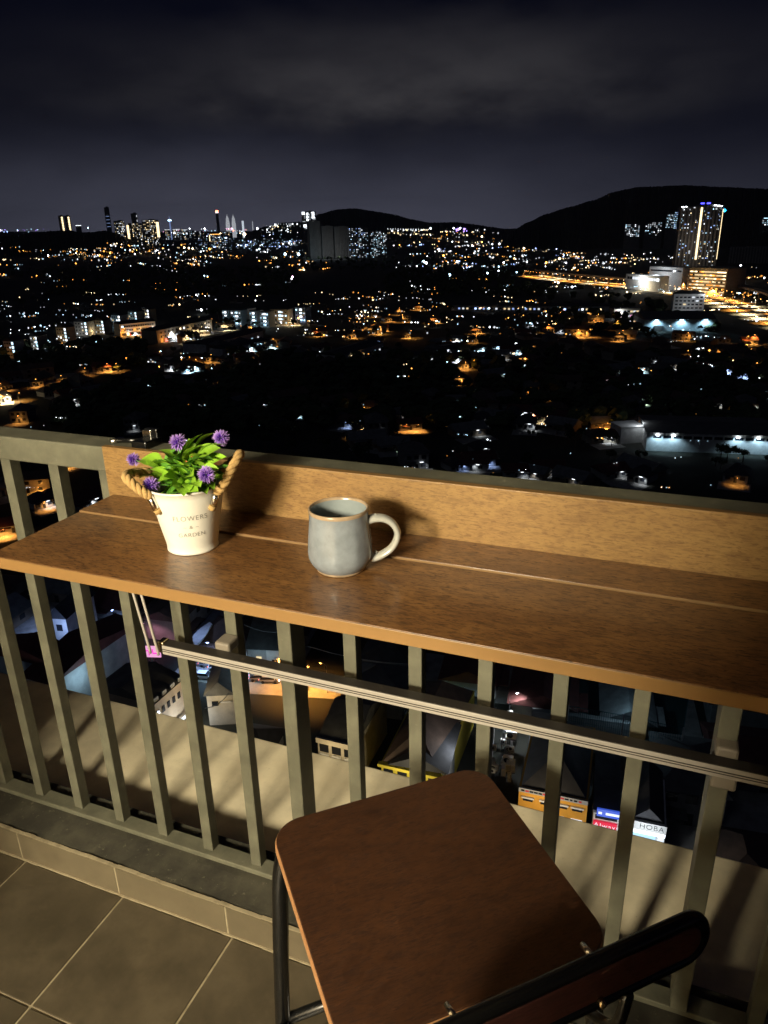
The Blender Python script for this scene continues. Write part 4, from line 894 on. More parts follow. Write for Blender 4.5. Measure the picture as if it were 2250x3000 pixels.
# ---- towers
def tower(name, label, x1, x2, yt, yb, D, depth, wm, rows, cols, litp, keys, seed, turn=0., strips=(), crown=None, ribs=0, group=None, wsz=(.45, .42), bright=False):
    """x1..x2, yt, yb: outline in the photograph; D: how far away it stands"""
    yc = yt; pt_ = at((x1+x2)/2*K, yt*K, D); pw = (at(x2*K, yt*K, D)-at(x1*K, yt*K, D)).length
    aw = AW(pt_); rz_ = math.atan2(aw.y, aw.x)-math.pi/2+turn; top = pt_.z; base = GZ; h_ = top-base
    pb_ = at((x1+x2)/2*K, yb*K, D)
    e = empty(name, (pt_.x, pt_.y, GZ), rz_); e['w'] = pw; e['d'] = depth; e['h'] = h_; vis = max(10., top-pb_.z)
    MB().box((0, 0, h_/2), (pw, depth, h_)).build('tower_wall', wm, e)
    MB().box((pw*.1, 0, h_+h_*.012), (pw*.4, depth*.5, h_*.024)).build('roof_plant', wm, e)
    if ribs:
        rb = MB()
        for j in range(ribs): rb.box((pw*(-.5+(j+.5)/ribs), -depth/2-1.2, h_/2), (pw/ribs*.42, 2.4, h_-.5))
        rb.build('facade_ribs', M['concrete'], e)['kind'] = 'stuff'
    if rows:
        r = random.Random(seed); dz = vis/rows; g = {}
        for i in range(rows):
            for j in range(cols):
                if r.random() < litp:
                    k = r.choice(keys); b = bright or r.random() < .22; g.setdefault((k, b), MB()).box((pw*(-.47+.94*(j+.5)/cols), -depth/2-.25, h_-dz*(i+.6)), (pw/cols*wsz[0], .5, dz*wsz[1]))
        for (k, b), mb in g.items(): mb.build('lit_windows', (WIN2 if b else WIN)[k], e)['kind'] = 'stuff'
    for (fx, wf, k, t0, t1, n) in strips:                     # lit stair shafts
        mb = MB(); dz = h_*(t1-t0)/n
        for i in range(n): mb.box((pw*fx, -depth/2-.8, h_*t0+dz*(i+.5)), (pw*wf, 1.2, dz*.72))
        mb.build('lit_stair_shaft', WIN2[k], e)['kind'] = 'stuff'
    tag(e, label, 'tower', group); return e
T = tower('residential_tower', 'tall residential tower with blue roof lights and two warm light shafts at the right', 1467, 1562, 446, 585, 1420, 24, M['darkconc'], 36, 17, .14, 'wwcyb', 3, .12, wsz=(.62, .55), strips=((.0, .075, 'y', .26, .985, 42), (.475, .03, 'y', .26, .96, 42)), ribs=12)
hT = T['h']; wT = T['w']
for (fx, dz, k, s) in ((-.44, -.5, 'w', 2.4), (-.36, 0, 'w', 1.6), (.30, 1.2, 'w', 2.4), (.38, .2, 'w', 2.2), (.44, -.4, 'w', 1.8)): MB().box((wT*fx, -12.8, hT+dz), (s*1.6, 1.2, s*.7)).build('roof_floodlight', EM['w'], T)
for fx in (.02, .16): MB().box((wT*fx, -4, hT+4.6), (5.5, 2, 2.0)).build('roof_sign_light', EM['v'] if False else emat('deep_blue_glow', (.05, .05, 1.), 6), T)
MB().box((wT*.08, 0, hT+2.4), (16, 9, 4.8)).build('roof_house', M['darkconc'], T)
light('glow', 'POINT', (-10, -48, 52), 9000, (1., .85, .7), T, 1.0)  # unseen light added in mid-air to lift the tower facade
MB().oct((wT*.52, -13, hT-7), 2.6).build('corner_light', emat('azure_glow', (.02, .45, 1.), 7), T)
tower('apartment_block', 'dark unlit slab block behind the tall tower at the right edge', 1576, 1690, 533, 590, 1900, 30, M['darkconc'], 0, 0, 0, 'w', 4, ribs=18)
tower('apartment_block', 'distant lit block on the hillside at the very right edge', 1646, 1690, 470, 512, 3300, 25, M['darkconc'], 10, 8, .3, 'cwb', 5, strips=((-.3, .2, 'c', .97, .995, 1),))
for i, (a, b, t, bt, lp, kk) in enumerate(((1350, 1384, 484, 511, .5, 'wwc'), (1394, 1432, 480, 509, .4, 'wwc'), (1440, 1458, 463, 492, .4, 'wc'), (1458, 1470, 457, 494, .8, 'bcc'))):
    tower('apartment_block', ['cluster of lit flats on the dark hillside, first from the left', 'cluster of lit flats on the dark hillside, second from the left', 'slim lit block just left of the tall tower', 'slim block with blue light bands touching the tall tower'][i], a, b, t, bt, 2900, 22, M['darkconc'], 9, 8, lp, kk, 60+i, group='flats on the right hillside')
# grey unlit towers in the middle and their lit neighbours
for i, (a, b, t, bt, ang) in enumerate(((664, 689, 477, 556, .25), (692, 717, 488, 554, .2), (720, 750, 489, 551, .2))):
    tower('apartment_block', ['leftmost of three grey unlit towers at the centre, the tallest', 'middle one of three grey unlit towers at the centre', 'rightmost of three grey unlit towers at the centre'][i], a, b, t, bt, 2500, 30, M['concrete'], 0, 0, 0, 'w', 7, ang, ribs=9, group='grey unlit towers')
    light('glow', 'POINT', at((a+b)/2*K, 552*K, 2420)+Vector((0, 0, 6)), 11000, LC['c' if i == 0 else 'w'], None, 1.0)  # unseen light added to make each grey tower show
tower('apartment_block', 'apartment block full of cold lit windows, right of the grey towers', 751, 795, 492, 556, 2450, 26, M['darkconc'], 20, 14, .32, 'wwcb', 8, .1, group='lit blocks at the centre')
tower('apartment_block', 'second cold lit apartment block, farther right of the grey towers', 797, 835, 500, 556, 2480, 26, M['darkconc'], 18, 14, .34, 'wwcc', 9, .1, group='lit blocks at the centre')
tower('apartment_block', 'bright H-shaped lit tower rising behind the grey towers', 651, 682, 457, 495, 5200, 30, M['darkconc'], 10, 8, .42, 'ww', 10, 0, strips=((-.38, .2, 'w', .90, .995, 3), (-.1, .14, 'w', .5, .97, 5), (.3, .18, 'w', .78, .99, 5), (-.2, .4, 'w', .50, .60, 2)))
tower('office_tower', 'slim dark tower with two lit vertical bands on the left hill', 125, 137, 466, 503, 5200, 22, M['darkconc'], 0, 0, 0, 'w', 1, strips=((.15, .28, 'y', .55, .97, 9),), group='twin banded towers')
tower('office_tower', 'second slim dark tower with a lit band, right beside the first on the left hill', 138, 151, 466, 504, 5300, 22, M['darkconc'], 0, 0, 0, 'w', 1, strips=((.2, .26, 'y', .5, .97, 9),), group='twin banded towers')
tower('office_tower', 'small distant tower with a bright lit top band on the left', 163, 175, 486, 503, 6000, 22, M['darkconc'], 0, 0, 0, 'w', 1, strips=((0, 1., 'w', .96, .99, 1),))
tower('office_tower', 'tall dim tower with faint horizontal light lines on the left skyline', 224, 235, 448, 500, 7500, 40, M['darkconc'], 7, 1, .8, 'b', 2, wsz=(.7, .08))
tower('apartment_block', 'dense lit block left of the tall slab on the left skyline', 245, 268, 477, 516, 4200, 30, M['darkconc'], 11, 9, .45, 'wwy', 11, group='left skyline apartments')
tower('apartment_block', 'tall narrow dark slab above the wide lit apartment block', 282, 296, 461, 520, 4250, 24, M['darkconc'], 6, 5, .1, 'w', 12, group='left skyline apartments')
tower('apartment_block', 'wide lit apartment block with bright end shafts on the left skyline', 272, 306, 482, 530, 4000, 26, M['darkconc'], 13, 12, .42, 'wwyy', 13, strips=((-.42, .13, 'y', .42, .93, 12),), group='left skyline apartments')
tower('apartment_block', 'right half of the wide lit apartment block on the left skyline', 306, 341, 475, 530, 4030, 26, M['darkconc'], 15, 12, .42, 'wwyy', 14, .1, strips=((.42, .16, 'y', .45, .93, 12),), group='left skyline apartments')
for i, (a, b, t) in enumerate(((354, 368, 496), (372, 390, 495), (392, 405, 496), (408, 421, 498), (425, 440, 499), (480, 500, 500), (540, 560, 503))):
    tower('office_tower', ['low distant block left of the needle tower base', 'low distant block right of the needle tower', 'third low distant block from the needle tower', 'fourth low distant block from the needle tower', 'fifth low distant block from the needle tower', 'low block under the twin spires', 'low block right of the twin spires'][i], a, b, t, 518, 8000+150*i, 40, M['darkconc'], 5, 10, .3, 'wwyc', 40+i, strips=((0, .9, 'w', .975, .995, 1),) if i < 3 else (), group='low skyline blocks')
tower('apartment_block', 'block with an orange lit crown in front of the skyline', 451, 477, 505, 534, 3900, 24, M['darkconc'], 8, 9, .4, 'wyc', 15, strips=((0, .8, 'o', .95, .99, 1), (-.46, .06, 'y', .55, .94, 8)))
for i, (a, b, t) in enumerate(((420, 448, 513), (478, 500, 510), (503, 530, 514), (533, 560, 516), (563, 590, 514), (593, 622, 517), (625, 648, 515))):
    tower('apartment_block', 'mid-rise block with dim cold windows, %s from left below the skyline' % ['first', 'second', 'third', 'fourth', 'fifth', 'sixth', 'seventh'][i], a, b, t, 540, 3900+90*i, 22, M['darkconc'], 8, 11, .22, 'wccb', 70+i, group='mid-rise blocks below the skyline')
# landmark silhouettes of the centre
def spire(name, label, x, yt, D, prof, n, mt, extra=()):
    p = at(x*K, yt*K, D); h_ = p.z-GZ; e = empty(name, (p.x, p.y, GZ)); e['h'] = h_
    MB().lathe([(max(r, .01), z*h_) for r, z in prof], n).build('shaft', mt, e)
    for (nm, r, z0, z1, mm) in extra: MB().lathe([(.01, z0*h_), (r, z0*h_), (r, z1*h_), (.01, z1*h_)], n).build(nm, mm, e)
    tag(e, label, 'tower'); return e
dimw = emat('glowing_steel', (.80, .84, .90), .55); dimb = emat('glowing_blue', (.35, .5, 1.), .6)  # emission on the shafts stands in for floodlighting
spire('needle_tower', 'slender telecommunication tower with a glowing pod on the skyline', 365, 466, 9500, [(9, 0), (7, .55), (6.5, .72), (17, .78), (17, .83), (8, .87), (3, .9), (1.5, 1)], 12, dimb, [('pod_light', 18, .785, .825, EM['c'])])
spire('spire_tower', 'left one of two floodlit twin spires on the skyline', 490, 462, 10500, [(26, 0), (26, .55), (22, .68), (18, .80), (10, .88), (3, .93), (1, 1)], 10, dimw)
spire('spire_tower', 'right one of two floodlit twin spires on the skyline', 503, 462, 10500, [(26, 0), (26, .55), (22, .68), (18, .80), (10, .88), (3, .93), (1, 1)], 10, dimw)
spire('glass_tower', 'dark square tower with a red lit crown left of the twin spires', 468, 454, 9800, [(24, 0), (20, .9), (17, 1)], 4, M['darkconc'], [('crown_light', 20, .93, .99, EM['r']), ('crown_band', 21, .90, .92, WIN2['w'])])
spire('glass_tower', 'thin bright tower right of the twin spires', 524, 477, 9500, [(14, 0), (14, 1)], 4, emat('glowing_facade', (.8, .9, 1.), .9))  # the whole shaft emits, its lit look put into the material
spire('glass_tower', 'tiny lit spire farther right of the twin spires', 545, 477, 10500, [(8, 0), (6, .9), (1, 1)], 4, dimw)
# ---- hillside and far lights: too many and too small to count
fl2 = {}
DOT = {}
def far_dot(x, y, k, s, Dmax, lv=None):
    d = ray(x*K, y*K); t = (GZ+5-CAM.z)/d.z if d.z < -1e-4 else 1e9; D = math.hypot(d.x, d.y)*t
    P = CAM+d*t if D < Dmax else at(x*K, y*K, Dmax); D = min(D, Dmax)
    if lv is None: lv = RN.choices((0, 1, 2), (.55, .33, .12))[0]
    fl2.setdefault((k, lv), MB()).oct((P.x, P.y, P.z), s*D/F_PX*1.75)
RG = [(0, 480, 530, 575, 170, 'wwyooc', 3400), (200, 660, 524, 562, 150, 'wwyooc', 3300), (150, 340, 540, 556, 60, 'ooyw', 3300), (850, 1260, 528, 580, 260, 'wwyoocb', 3600), (1180, 1480, 545, 592, 200, 'oyyww', 3000), (560, 720, 562, 585, 46, 'oooyw', 2600), (420, 650, 505, 545, 90, 'wcb', 3800), (556, 650, 484, 502, 60, 'wwy', 5400), (838, 935, 496, 508, 60, 'wyy', 5400), (935, 1130, 496, 516, 50, 'wyo', 5300), (0, 120, 494, 501, 26, 'wcbv', 8000), (340, 560, 493, 506, 60, 'wcyp', 8000), (0, 480, 555, 600, 60, 'wcyo', 2400), (0, 1659, 600, 700, 430, 'wwcooy', 2000), (0, 1659, 690, 790, 330, 'wwcooy', 2000), (0, 1659, 780, 1060, 230, 'wwcco', 2000), (0, 260, 650, 760, 110, 'wwcc', 2000), (1180, 1420, 600, 640, 60, 'oyw', 2000), (640, 1200, 640, 740, 190, 'wooyc', 2000), (1480, 1659, 590, 660, 60, 'oow', 2000), (1560, 1659, 560, 640, 26, 'wy', 2000), (1100, 1180, 505, 520, 18, 'wy', 4100), (850, 1180, 510, 560, 90, 'wyo', 4100)]
for xa, xb, ya, yb, n, ks, Dm in RG:
    q = 0
    while q < n*1.15:                                         # short strings of lamps, as streets and terraces show them
        cx_, cy_, kk, sx_ = RN.uniform(xa, xb), RN.uniform(ya, yb), RN.choice(ks), RN.uniform(3, 16); m_ = RN.choice((1, 1, 2, 3, 4, 6, 8)); sl = RN.uniform(-.12, .12)
        for w_ in range(m_):
            dx = RN.gauss(0, sx_); q += 1; xx = min(xb, max(xa, cx_+dx)); yy = min(yb, max(ya, cy_+dx*sl+RN.gauss(0, .8)))
            far_dot(xx, yy, kk if RN.random() < .7 else RN.choice(ks), max(.35, RN.lognormvariate(-.3, .38)), Dm)
for i in range(18): far_dot(838+i*5.5, 494.5+.06*i, 'w', .6, 5400, 1)
for x, y, k, s in ((616, 549, 'c', 3.4), (645, 549, 'c', 3.6), (528, 506, 'y', 4.2), (915, 566, 'c', 4), (921, 568, 'w', 3), (971, 594, 'c', 3.4), (953, 596, 'c', 2), (1053, 590, 'c', 2.2), (1098, 588, 'c', 2.8), (1116, 588, 'c', 1.6), (1077, 585, 'w', 1.8), (988, 565, 'w', 2.6), (994, 493, 'w', 2.2), (980, 493, 'w', 2), (930, 493, 'w', 2), (958, 552, 'o', 2.4), (1088, 567, 'w', 2.2), (398, 535, 'y', 2.4), (408, 536, 'y', 2.2), (416, 537, 'y', 2.2), (425, 537, 'y', 2.2), (453, 538, 'o', 2.2), (632, 598, 'p', 2.4), (630, 602, 'w', 2), (190, 492, 'c', 1.5), (104, 552, 'w', 2), (222, 545, 'o', 1.8), (238, 547, 'o', 1.6), (1041, 511, 'y', 2.2), (442, 494, 'w', 2), (504, 498, 'r', 1.8)):
    far_dot(x, y, k, s*.72, 5300 if y < 520 else 3900, 2)
for i in range(22): far_dot(985+RN.uniform(0, 24), 497+RN.uniform(-4, 3), 'v', 1.0, 5350, 1)
fe = tag(empty('distant_lights', (0, 3000, GZ)), 'countless tiny lamps of the far suburbs and hillsides', 'lights', kind='stuff')
for (k, lv), mb in fl2.items():
    if (k, lv) not in DOT: DOT[(k, lv)] = emat('lamp_point', LC[k], (.9, 3.2, 11.0)[lv])
    if mb.v: o = mb.build('lamp_points', DOT[(k, lv)], fe); o.location = (0, -3000, -GZ); o['kind'] = 'stuff'
# ================================================================== near rows right below the balcony
def near(name, label, a, b, dz, depth, wm, rm_, **kw):
    A, B = G(*a, GZ+dz), G(*b, GZ+dz); return block(name, label, A, B, GZ+dz, depth, wm, rm_, **kw)
def plate(e, x, z, w_, h_, mt, name, proud=.10, th=.12):
    return MB().box((x, -e['d']/2-proud, z), (w_, th, h_)).build(name, mt, e)
def sign_text(e, body, x, z, size, mt, name='lettering', proud=.2, sx=1.):
    me = txt(body, size, name, sx); me.materials.append(mt); o = inst(me, name, e, (x, -e['d']/2-proud, z), (R_(90), 0, 0)); return o
# orange shop
e = near('shop_building', 'orange two-storey shop with grey lettered parapet, below right between the balusters', (1521, 2305), (1723, 2347), 9, 18, M['orange_wall'], ROOFS[4], roof='hip', rise=4, over=-.3)
w_ = e['w']; plate(e, 0, 8.75, w_, .75, WALLS[2], 'parapet_band', .14, .28)
r = random.Random(5)
for j in range(14): plate(e, w_*(-.44+.064*j), 8.75, r.uniform(.35, .6), .3, M['red_sign'] if j % 4 == 1 else M['glass'], 'sign_mark', .30, .03)
for x in (-.36, -.1, .14, .36): plate(e, w_*x, 7.4, 1.9, .28, WALLS[1], 'window_hood', .16, .3); plate(e, w_*x, 6.95, 1.5, .55, M['glass'], 'window', .05, .14)
for x in (-.36, -.12): plate(e, w_*x, 4.6, 1.6, .9, M['glass'], 'window', .05, .14)
for x in (.10, .36): plate(e, w_*x, 4.6, 1.7, 1.0, WIN['w'], 'lit_window', .05, .14)
light('glow', 'POINT', (-1.5, -e['d']/2-6, 8.5), 1500, (1., .80, .52), e, .5)
# blue and red sign shop
e = near('shop_building', 'white shop with blue roof sign and red script sign, right of the orange shop', (1740, 2378), (1815, 2392), 8, 13, WALLS[1], ROOFS[2], roof='flat', rise=1)
w_ = e['w']
o = plate(e, .35, 8.6, w_*.98, 1.3, emat('backlit_blue', (.05, .12, .75), .7), 'blue_sign', .5, .3); plate(e, 0, 7.35, w_*.86, .7, M['glass'], 'window'); plate(e, -.1, 6.1, w_*.92, 1.15, emat('backlit_red', (.75, .02, .06), .8), 'red_sign', .3, .3)
for j, x in enumerate((-.36, -.05, .12, .3)): plate(e, w_*x+.35, 8.6, [.5, .7, .6, .7][j], .4, WIN['w'], 'sign_mark', .68, .05)
sign_text(e, 'Always', .1, 6.1, 1.15, WIN['w'], proud=.48); light('glow', 'POINT', (0, -e['d']/2-5, 6), 500, LC['w'], e, .4)
# white lit shop
e = near('shop_building', 'brightly lit white shopfront with a dark HOBA sign, far right between the balusters', (1846, 2398), (1953, 2420), 7.5, 12, WALLS[1], ROOFS[4], roof='cross', rise=2.2, over=-.25)
w_ = e['w']; plate(e, 0, 7.1, w_, 1.5, WALLS[1], 'sign_band', .4, .5); sign_text(e, 'HOBA', .5, 7.15, 1.25, M['glass'], proud=.68, sx=.92)
plate(e, 0, 5.95, w_*.98, .6, WIN2['w'], 'light_box', .35, .3); plate(e, -.6, 5.05, w_*.72, 1.0, WIN['c'], 'shop_window', .3, .2); plate(e, w_*.40, 5.05, w_*.16, 1.1, WIN['w'], 'shop_door', .1, .2); plate(e, 0, 3.95, w_*.98, .9, WIN2['w'], 'counter_light', .1, .2)
light('glow', 'POINT', (0, -e['d']/2-4, 7.5), 700, LC['w'], e, .4)
# yellow bungalow
e = near('shop_building', 'yellow building with square openings and brown hip roof, beside the stool seat', (1117, 2231), (1290, 2270), 8, 24, M['yellow_wall'], ROOFS[0], roof='hip', rise=4.2, over=-.2)
w_ = e['w']; plate(e, 0, 7.75, w_+.8, .55, M['yellow_wall'], 'parapet_band', .35, .8)
for x in (-.38, -.14, .14, .38): plate(e, w_*x, 6.3, 1.6, 1.5, M['glass'], 'opening', .05, .14)
light('glow', 'POINT', (0, -e['d']/2-6, 8.2), 1600, (1., .86, .55), e, .5)
# white arcade
e = near('shop_building', 'white two-bay building with open windows above the ledge, left of the yellow one', (930, 2160), (1040, 2186), 8.5, 15, WALLS[0], ROOFS[2], roof='gable', rise=3, over=0)
w_ = e['w']; plate(e, 0, 8.2, w_+.3, 1.0, WALLS[0], 'parapet_band', .2, .4)
for x in (-.33, .0, .33): plate(e, w_*x, 6.6, w_*.24, 1.5, M['glass'], 'opening', .05, .14); plate(e, w_*x, 5.4, w_*.24, .5, WALLS[1], 'balustrade', .2, .2)
light('glow', 'POINT', (0, -e['d']/2-5, 8), 900, LC['y'], e, .4)
# shophouse row running away at the left, its lane lit white
e = near('shophouse_row', 'grey-brown shophouse row with dark windows beside a lit lane, at the left', (450, 2064), (540, 1986), 9, 14, WALLS[4], ROOFS[2], roof='gable', rise=2, over=.2)
w_ = e['w']
for j in range(6): plate(e, w_*(-.42+.168*j), 6.6, w_*.08, 1.3, M['glass'], 'window'); 
for j in range(4): plate(e, w_*(-.4+.26*j), 9.4, w_*.13, 1.0, WALLS[2], 'parapet_piece', -.2, .3)
light('glow', 'POINT', (0, -e['d']/2-3.5, 3), 900, LC['w'], e, .3); light('glow', 'POINT', (w_*.3, -e['d']/2-3.5, 9), 300, LC['y'], e, .3)
plate(e, 0, 2.6, w_, .35, WIN['w'], 'lane_glow_strip', 1.6, .4)  # glowing strip added for the white lit edge of the lane
# pale blue facade and maroon roofs
e = near('shop_building', 'pale blue-green two-storey facade under a maroon roof, at the lower left', (186, 1962), (250, 1915), 9.5, 22, WALLS[3], ROOFS[1], roof='gable', rise=3, over=.2)
w_ = e['w']; plate(e, 0, 5.6, w_*.99, .25, M['glass'], 'floor_line', .05, .1)
for x in (.1, .36): plate(e, w_*x, 7.6, 1.0, 1.2, M['glass'], 'window'); plate(e, w_*x, 4.0, 1.0, 1.2, M['glass'], 'window')
light('glow', 'POINT', (-1, -e['d']/2-4.5, 7), 700, LC['c'], e, .3)
e = near('shop_building', 'big dark maroon roof with a pale eave line, lowest at the left', (64, 1980), (150, 2004), 9, 26, WALLS[2], ROOFS[1], roof='gable', rise=2.5)
plate(e, 0, 9.0, e['w']+1, .22, WALLS[1], 'gutter', .9, .3); light('glow', 'POINT', (0, -e['d']/2-4, 8.3), 160, LC['w'], e, .3)
# grey house
e = near('town_house', 'grey house with pale side wall and small lit window, in the middle below the counter', (724, 1899), (826, 1904), 8, 15, WALLS[2], ROOFS[2], roof='gable', rise=3.5)
w_ = e['w']; plate(e, -w_*.18, 5.6, 1.1, 1.1, WIN['y'], 'lit_window'); plate(e, w_*.28, 5.0, 1.3, 1.2, M['glass'], 'window'); plate(e, w_*.27, 6.2, w_*.46, 3.4, WALLS[1], 'annex_front', .04, .1)
light('glow', 'POINT', (0, -e['d']/2-6, 8), 480, LC['c'], e, .4)
e = near('town_house', 'small cream house with white gable frames, low in the middle between balusters', (604, 2036), (682, 2032), 7, 10, WALLS[0], ROOFS[2], roof='cross', rise=3)
w_ = e['w']; plate(e, -w_*.2, 5.0, 1.2, 1.0, M['glass'], 'window'); plate(e, w_*.22, 5.4, w_*.4, .25, WALLS[1], 'frame', .2, .3); light('glow', 'POINT', (-1, -e['d']/2-4, 7), 420, LC['y'], e, .3)
e = near('shop_building', 'white gabled front lit bluish beside a bright lane, upper left below the counter', (147, 1809), (192, 1812), 8, 12, WALLS[1], ROOFS[4], roof='cross', rise=3)
plate(e, 0, 5.5, 1.4, 1.6, M['glass'], 'window'); light('glow', 'POINT', (2, -e['d']/2-4, 6), 900, LC['b'], e, .3)
# lit yards and street pieces
def yard(poly, z, mt, kind='structure', name='paved_yard'):
    P = [G(U, V, GZ) for U, V in poly]; mb = MB().prism([(p.x, p.y) for p in P], GZ-.2, GZ+z); o = mb.build(name, mt); tag(o, kind=kind); return o
M['pave'] = mat('pale_paving', (.30, .30, .29), .85, 0, .35, .25)
yard([(150, 1832), (235, 1834), (240, 1866), (150, 1852)], .06, M['pave'])
yard([(560, 1930), (700, 1950), (690, 2010), (560, 1996)], .07, M['pave'])
yard([(715, 1965), (1010, 2005), (1000, 2050), (715, 2032)], .08, M['pave'], name='street')
for U, V, k, s, h in ((215, 1850, 'c', .8, 0), (165, 1842, 'b', .5, 0), (598, 1962, 'b', .8, 0), (655, 1985, 'c', .6, 0), (745, 1995, 'b', .8, 0), (812, 2005, 'o', .9, 0), (905, 2024, 'o', 1., 0), (960, 2030, 'o', .6, 0), (325, 1868, 'b', .5, 0), (1360, 2092, 'c', .35, 0), (440, 1908, 'p', .42, 0), (1470, 2200, 'w', .55, 0), (1490, 2120, 'w', .5, 0)):
    q = G(U, V); USED.extend([(q.x, q.y, 6), (q.x-AW(q).x*9, q.y-AW(q).y*9, 6)])
    street_lamp(G(U, V), k, s, '%s lamp over the street, %s' % (CN[k], where(U, V)), 'lamps of the near streets', size=.8)
# awning lit blue
pts = [G(U, V, GZ+6) for U, V in ((614, 1822), (622, 1828), (602, 1862), (584, 1884), (571, 1892), (562, 1868), (578, 1846))]
tag(MB().prism([(p.x, p.y) for p in pts], GZ+5.7, GZ+6).build('awning', WALLS[1]), 'curved pale awning lit blue between two balusters under the counter', 'awning')
c = sum(pts, Vector())/7; light('awning_lamp', 'POINT', c+Vector((0, -1, 4.5)), 520, LC['b'], None, .3)
# pink neon sign and blue tarpaulins
P = G(442, 1908, GZ+7); e = tag(empty('neon_sign', (P.x, P.y, GZ), .3), 'glowing pink and white sign board at the left end of the support bar', 'sign')
MB().box((0, 0, 3.2), (.3, .3, 6.4)).build('post', M['lampmetal'], e); MB().box((0, -.1, 7), (4.2, .3, 2.6)).build('board', WIN['p'], e)
for x, z, a, b in ((-.9, 7.3, .9, .25), (-.3, 6.8, .3, 1.2), (.5, 7.2, .25, 1.0), (.9, 6.7, .9, .3)): MB().box((x, -.30, z), (a, .08, b)).build('sign_mark', emat('magenta_glow', (.8, .05, .5), 1.2), e)
for U, V, a, b in ((318, 1866, 5, 3.5), (350, 1862, 6, 3), (312, 1885, 3.5, 3)):
    P = G(U, V, GZ+3); e = tag(empty('tarpaulin', (P.x, P.y, GZ), RN.uniform(0, 1)), 'blue tarpaulin stall roof lit from beneath, left of the wire stays', 'tarpaulin', 'blue tarpaulins'); MB().add([(-a/2, -b/2, 2.6), (a/2, -b/2, 2.6), (a/2, b/2, 2.8), (-a/2, b/2, 2.8), (-a/2, 0, 3.3), (a/2, 0, 3.3)], [(0, 1, 5, 4), (2, 3, 4, 5), (1, 2, 5), (3, 0, 4)]).build('sheet', mat('blue_tarp', (.10, .22, .42), .6), e)
    for sx in (-1, 1):
        for sy in (-1, 1): MB().box((sx*a*.48, sy*b*.46, 1.3), (.12, .12, 2.6)).build('post', M['lampmetal'], e)
# netted court
cp = [G(U, V, GZ+11) for U, V in ((1665, 2068), (1828, 2096), (2003, 2135))]
court = tag(empty('sports_court', (cp[1].x, cp[1].y, GZ)), 'dark court fenced with teal netting on tall poles, under the counter at the right', 'court')
back = [p+AW(p)*26 for p in cp]
for p in cp+back: MB().tube([(p.x-cp[1].x, p.y-cp[1].y, 0), (p.x-cp[1].x, p.y-cp[1].y, 11.2)], .13, 8).build('pole', WALLS[1], court)
for a, b in ((cp[0], cp[1]), (cp[1], cp[2]), (cp[0], back[0]), (cp[2], back[2])):
    mb = MB(); n = 26; d = b-a
    for i in range(n): q = a+d*(i/n)-cp[1]; mb.tube([(q.x, q.y, 0), (q.x, q.y, 11)], .035, 3, cap=False)
    for j in range(12): z = 11*j/11; mb.tube([(a.x-cp[1].x, a.y-cp[1].y, z), (b.x-cp[1].x, b.y-cp[1].y, z)], .035 if j < 11 else .08, 3, cap=False)
    mb.build('net', M['net'], court)['kind'] = 'stuff'
q = [p-cp[1] for p in (cp[0], cp[1], cp[2], back[2], back[1], back[0])]; MB().prism([(p.x, p.y) for p in q], .0, .12).build('court_floor', mat('green_court', (.015, .05, .05), .8), court)
light('court_lamp', 'POINT', (0, 8, 10), 500, LC['c'], court, .4)
# air-conditioner condensers on the back lane wall
A, B = G(1436, 2262, GZ+4), G(1452, 2110, GZ+4)
e = near('lane_wall', 'dark service lane wall carrying white air conditioners, right of the stool seat', (1430, 2290), (1452, 2080), 6.5, 1.2, M['darkconc'], M['darkconc'], roof='flat', cat='wall')
cu = None
for i in range(30):
    U, V = RN.choice((1446, 1462, 1478, 1492, 1500))+RN.uniform(-4, 4), RN.uniform(2095, 2285); P = G(U, V, GZ+RN.uniform(1.0, 5.0))
    if cu is None:
        cu = empty('air_conditioner'); MB().box((0, 0, .4), (.95, .4, .8)).build('case', M['white'], cu, bevel=.03); MB().lathe([(.0, 0), (.28, 0), (.28, .03), (.25, .03)], 14).build('fan_grille', M['glass'], cu).rotation_euler = (R_(90), 0, 0); cu.children[-1].location = (-.12, -.21, .4); MB().box((0, 0, -.04), (1.0, .5, .07)).build('bracket', M['lampmetal'], cu); o = cu
    else: o = copy_tree(cu)
    o.location = P; s = RN.uniform(1.0, 2.0); o.scale = (s, s, s); o.rotation_euler = (0, 0, RN.choice((0, .1, -1.4))); tag(o, 'white air-conditioner unit in the service lane right of the stool seat', 'air conditioner', 'air conditioners of the lane')
# gutter tube lamp and overhead cables
A, B = G(1343, 2128, GZ+8), G(1306, 2262, GZ+8)
g_ = near('terrace_house', 'dark terrace house with a lit white gutter line left of the service lane', (1306, 2262), (1343, 2128), 8, 9, WALLS[2], ROOFS[4], flip=False, rise=2.5)
o = MB().tube([A, B], .12, 6).build('gutter', WALLS[1]); tag(o, 'thin white roof gutter catching light, left of the service lane', 'gutter'); light('gutter_lamp', 'POINT', (A+B)/2+Vector((1.5, -1, 2)), 700, LC['w'], None, .2)
for k, (a, b, z) in enumerate((((900, 1893), (1195, 1946), 10), ((715, 1830), (830, 1850), 11), ((600, 2075), (672, 2030), 9))):
    A, B = G(*a, GZ+z), G(*b, GZ+z); m_ = (A+B)/2-Vector((0, 0, .8)); tag(MB().tube([A, A.lerp(m_, .5)-Vector((0, 0, .2)), m_, B.lerp(m_, .5)-Vector((0, 0, .2)), B], .07, 5).build('overhead_cable', WALLS[2]), ['pale overhead cable crossing behind the mug-side balusters', 'short overhead cable above the grey house', 'bright lit cable low beside the cream house'][k], 'cable')
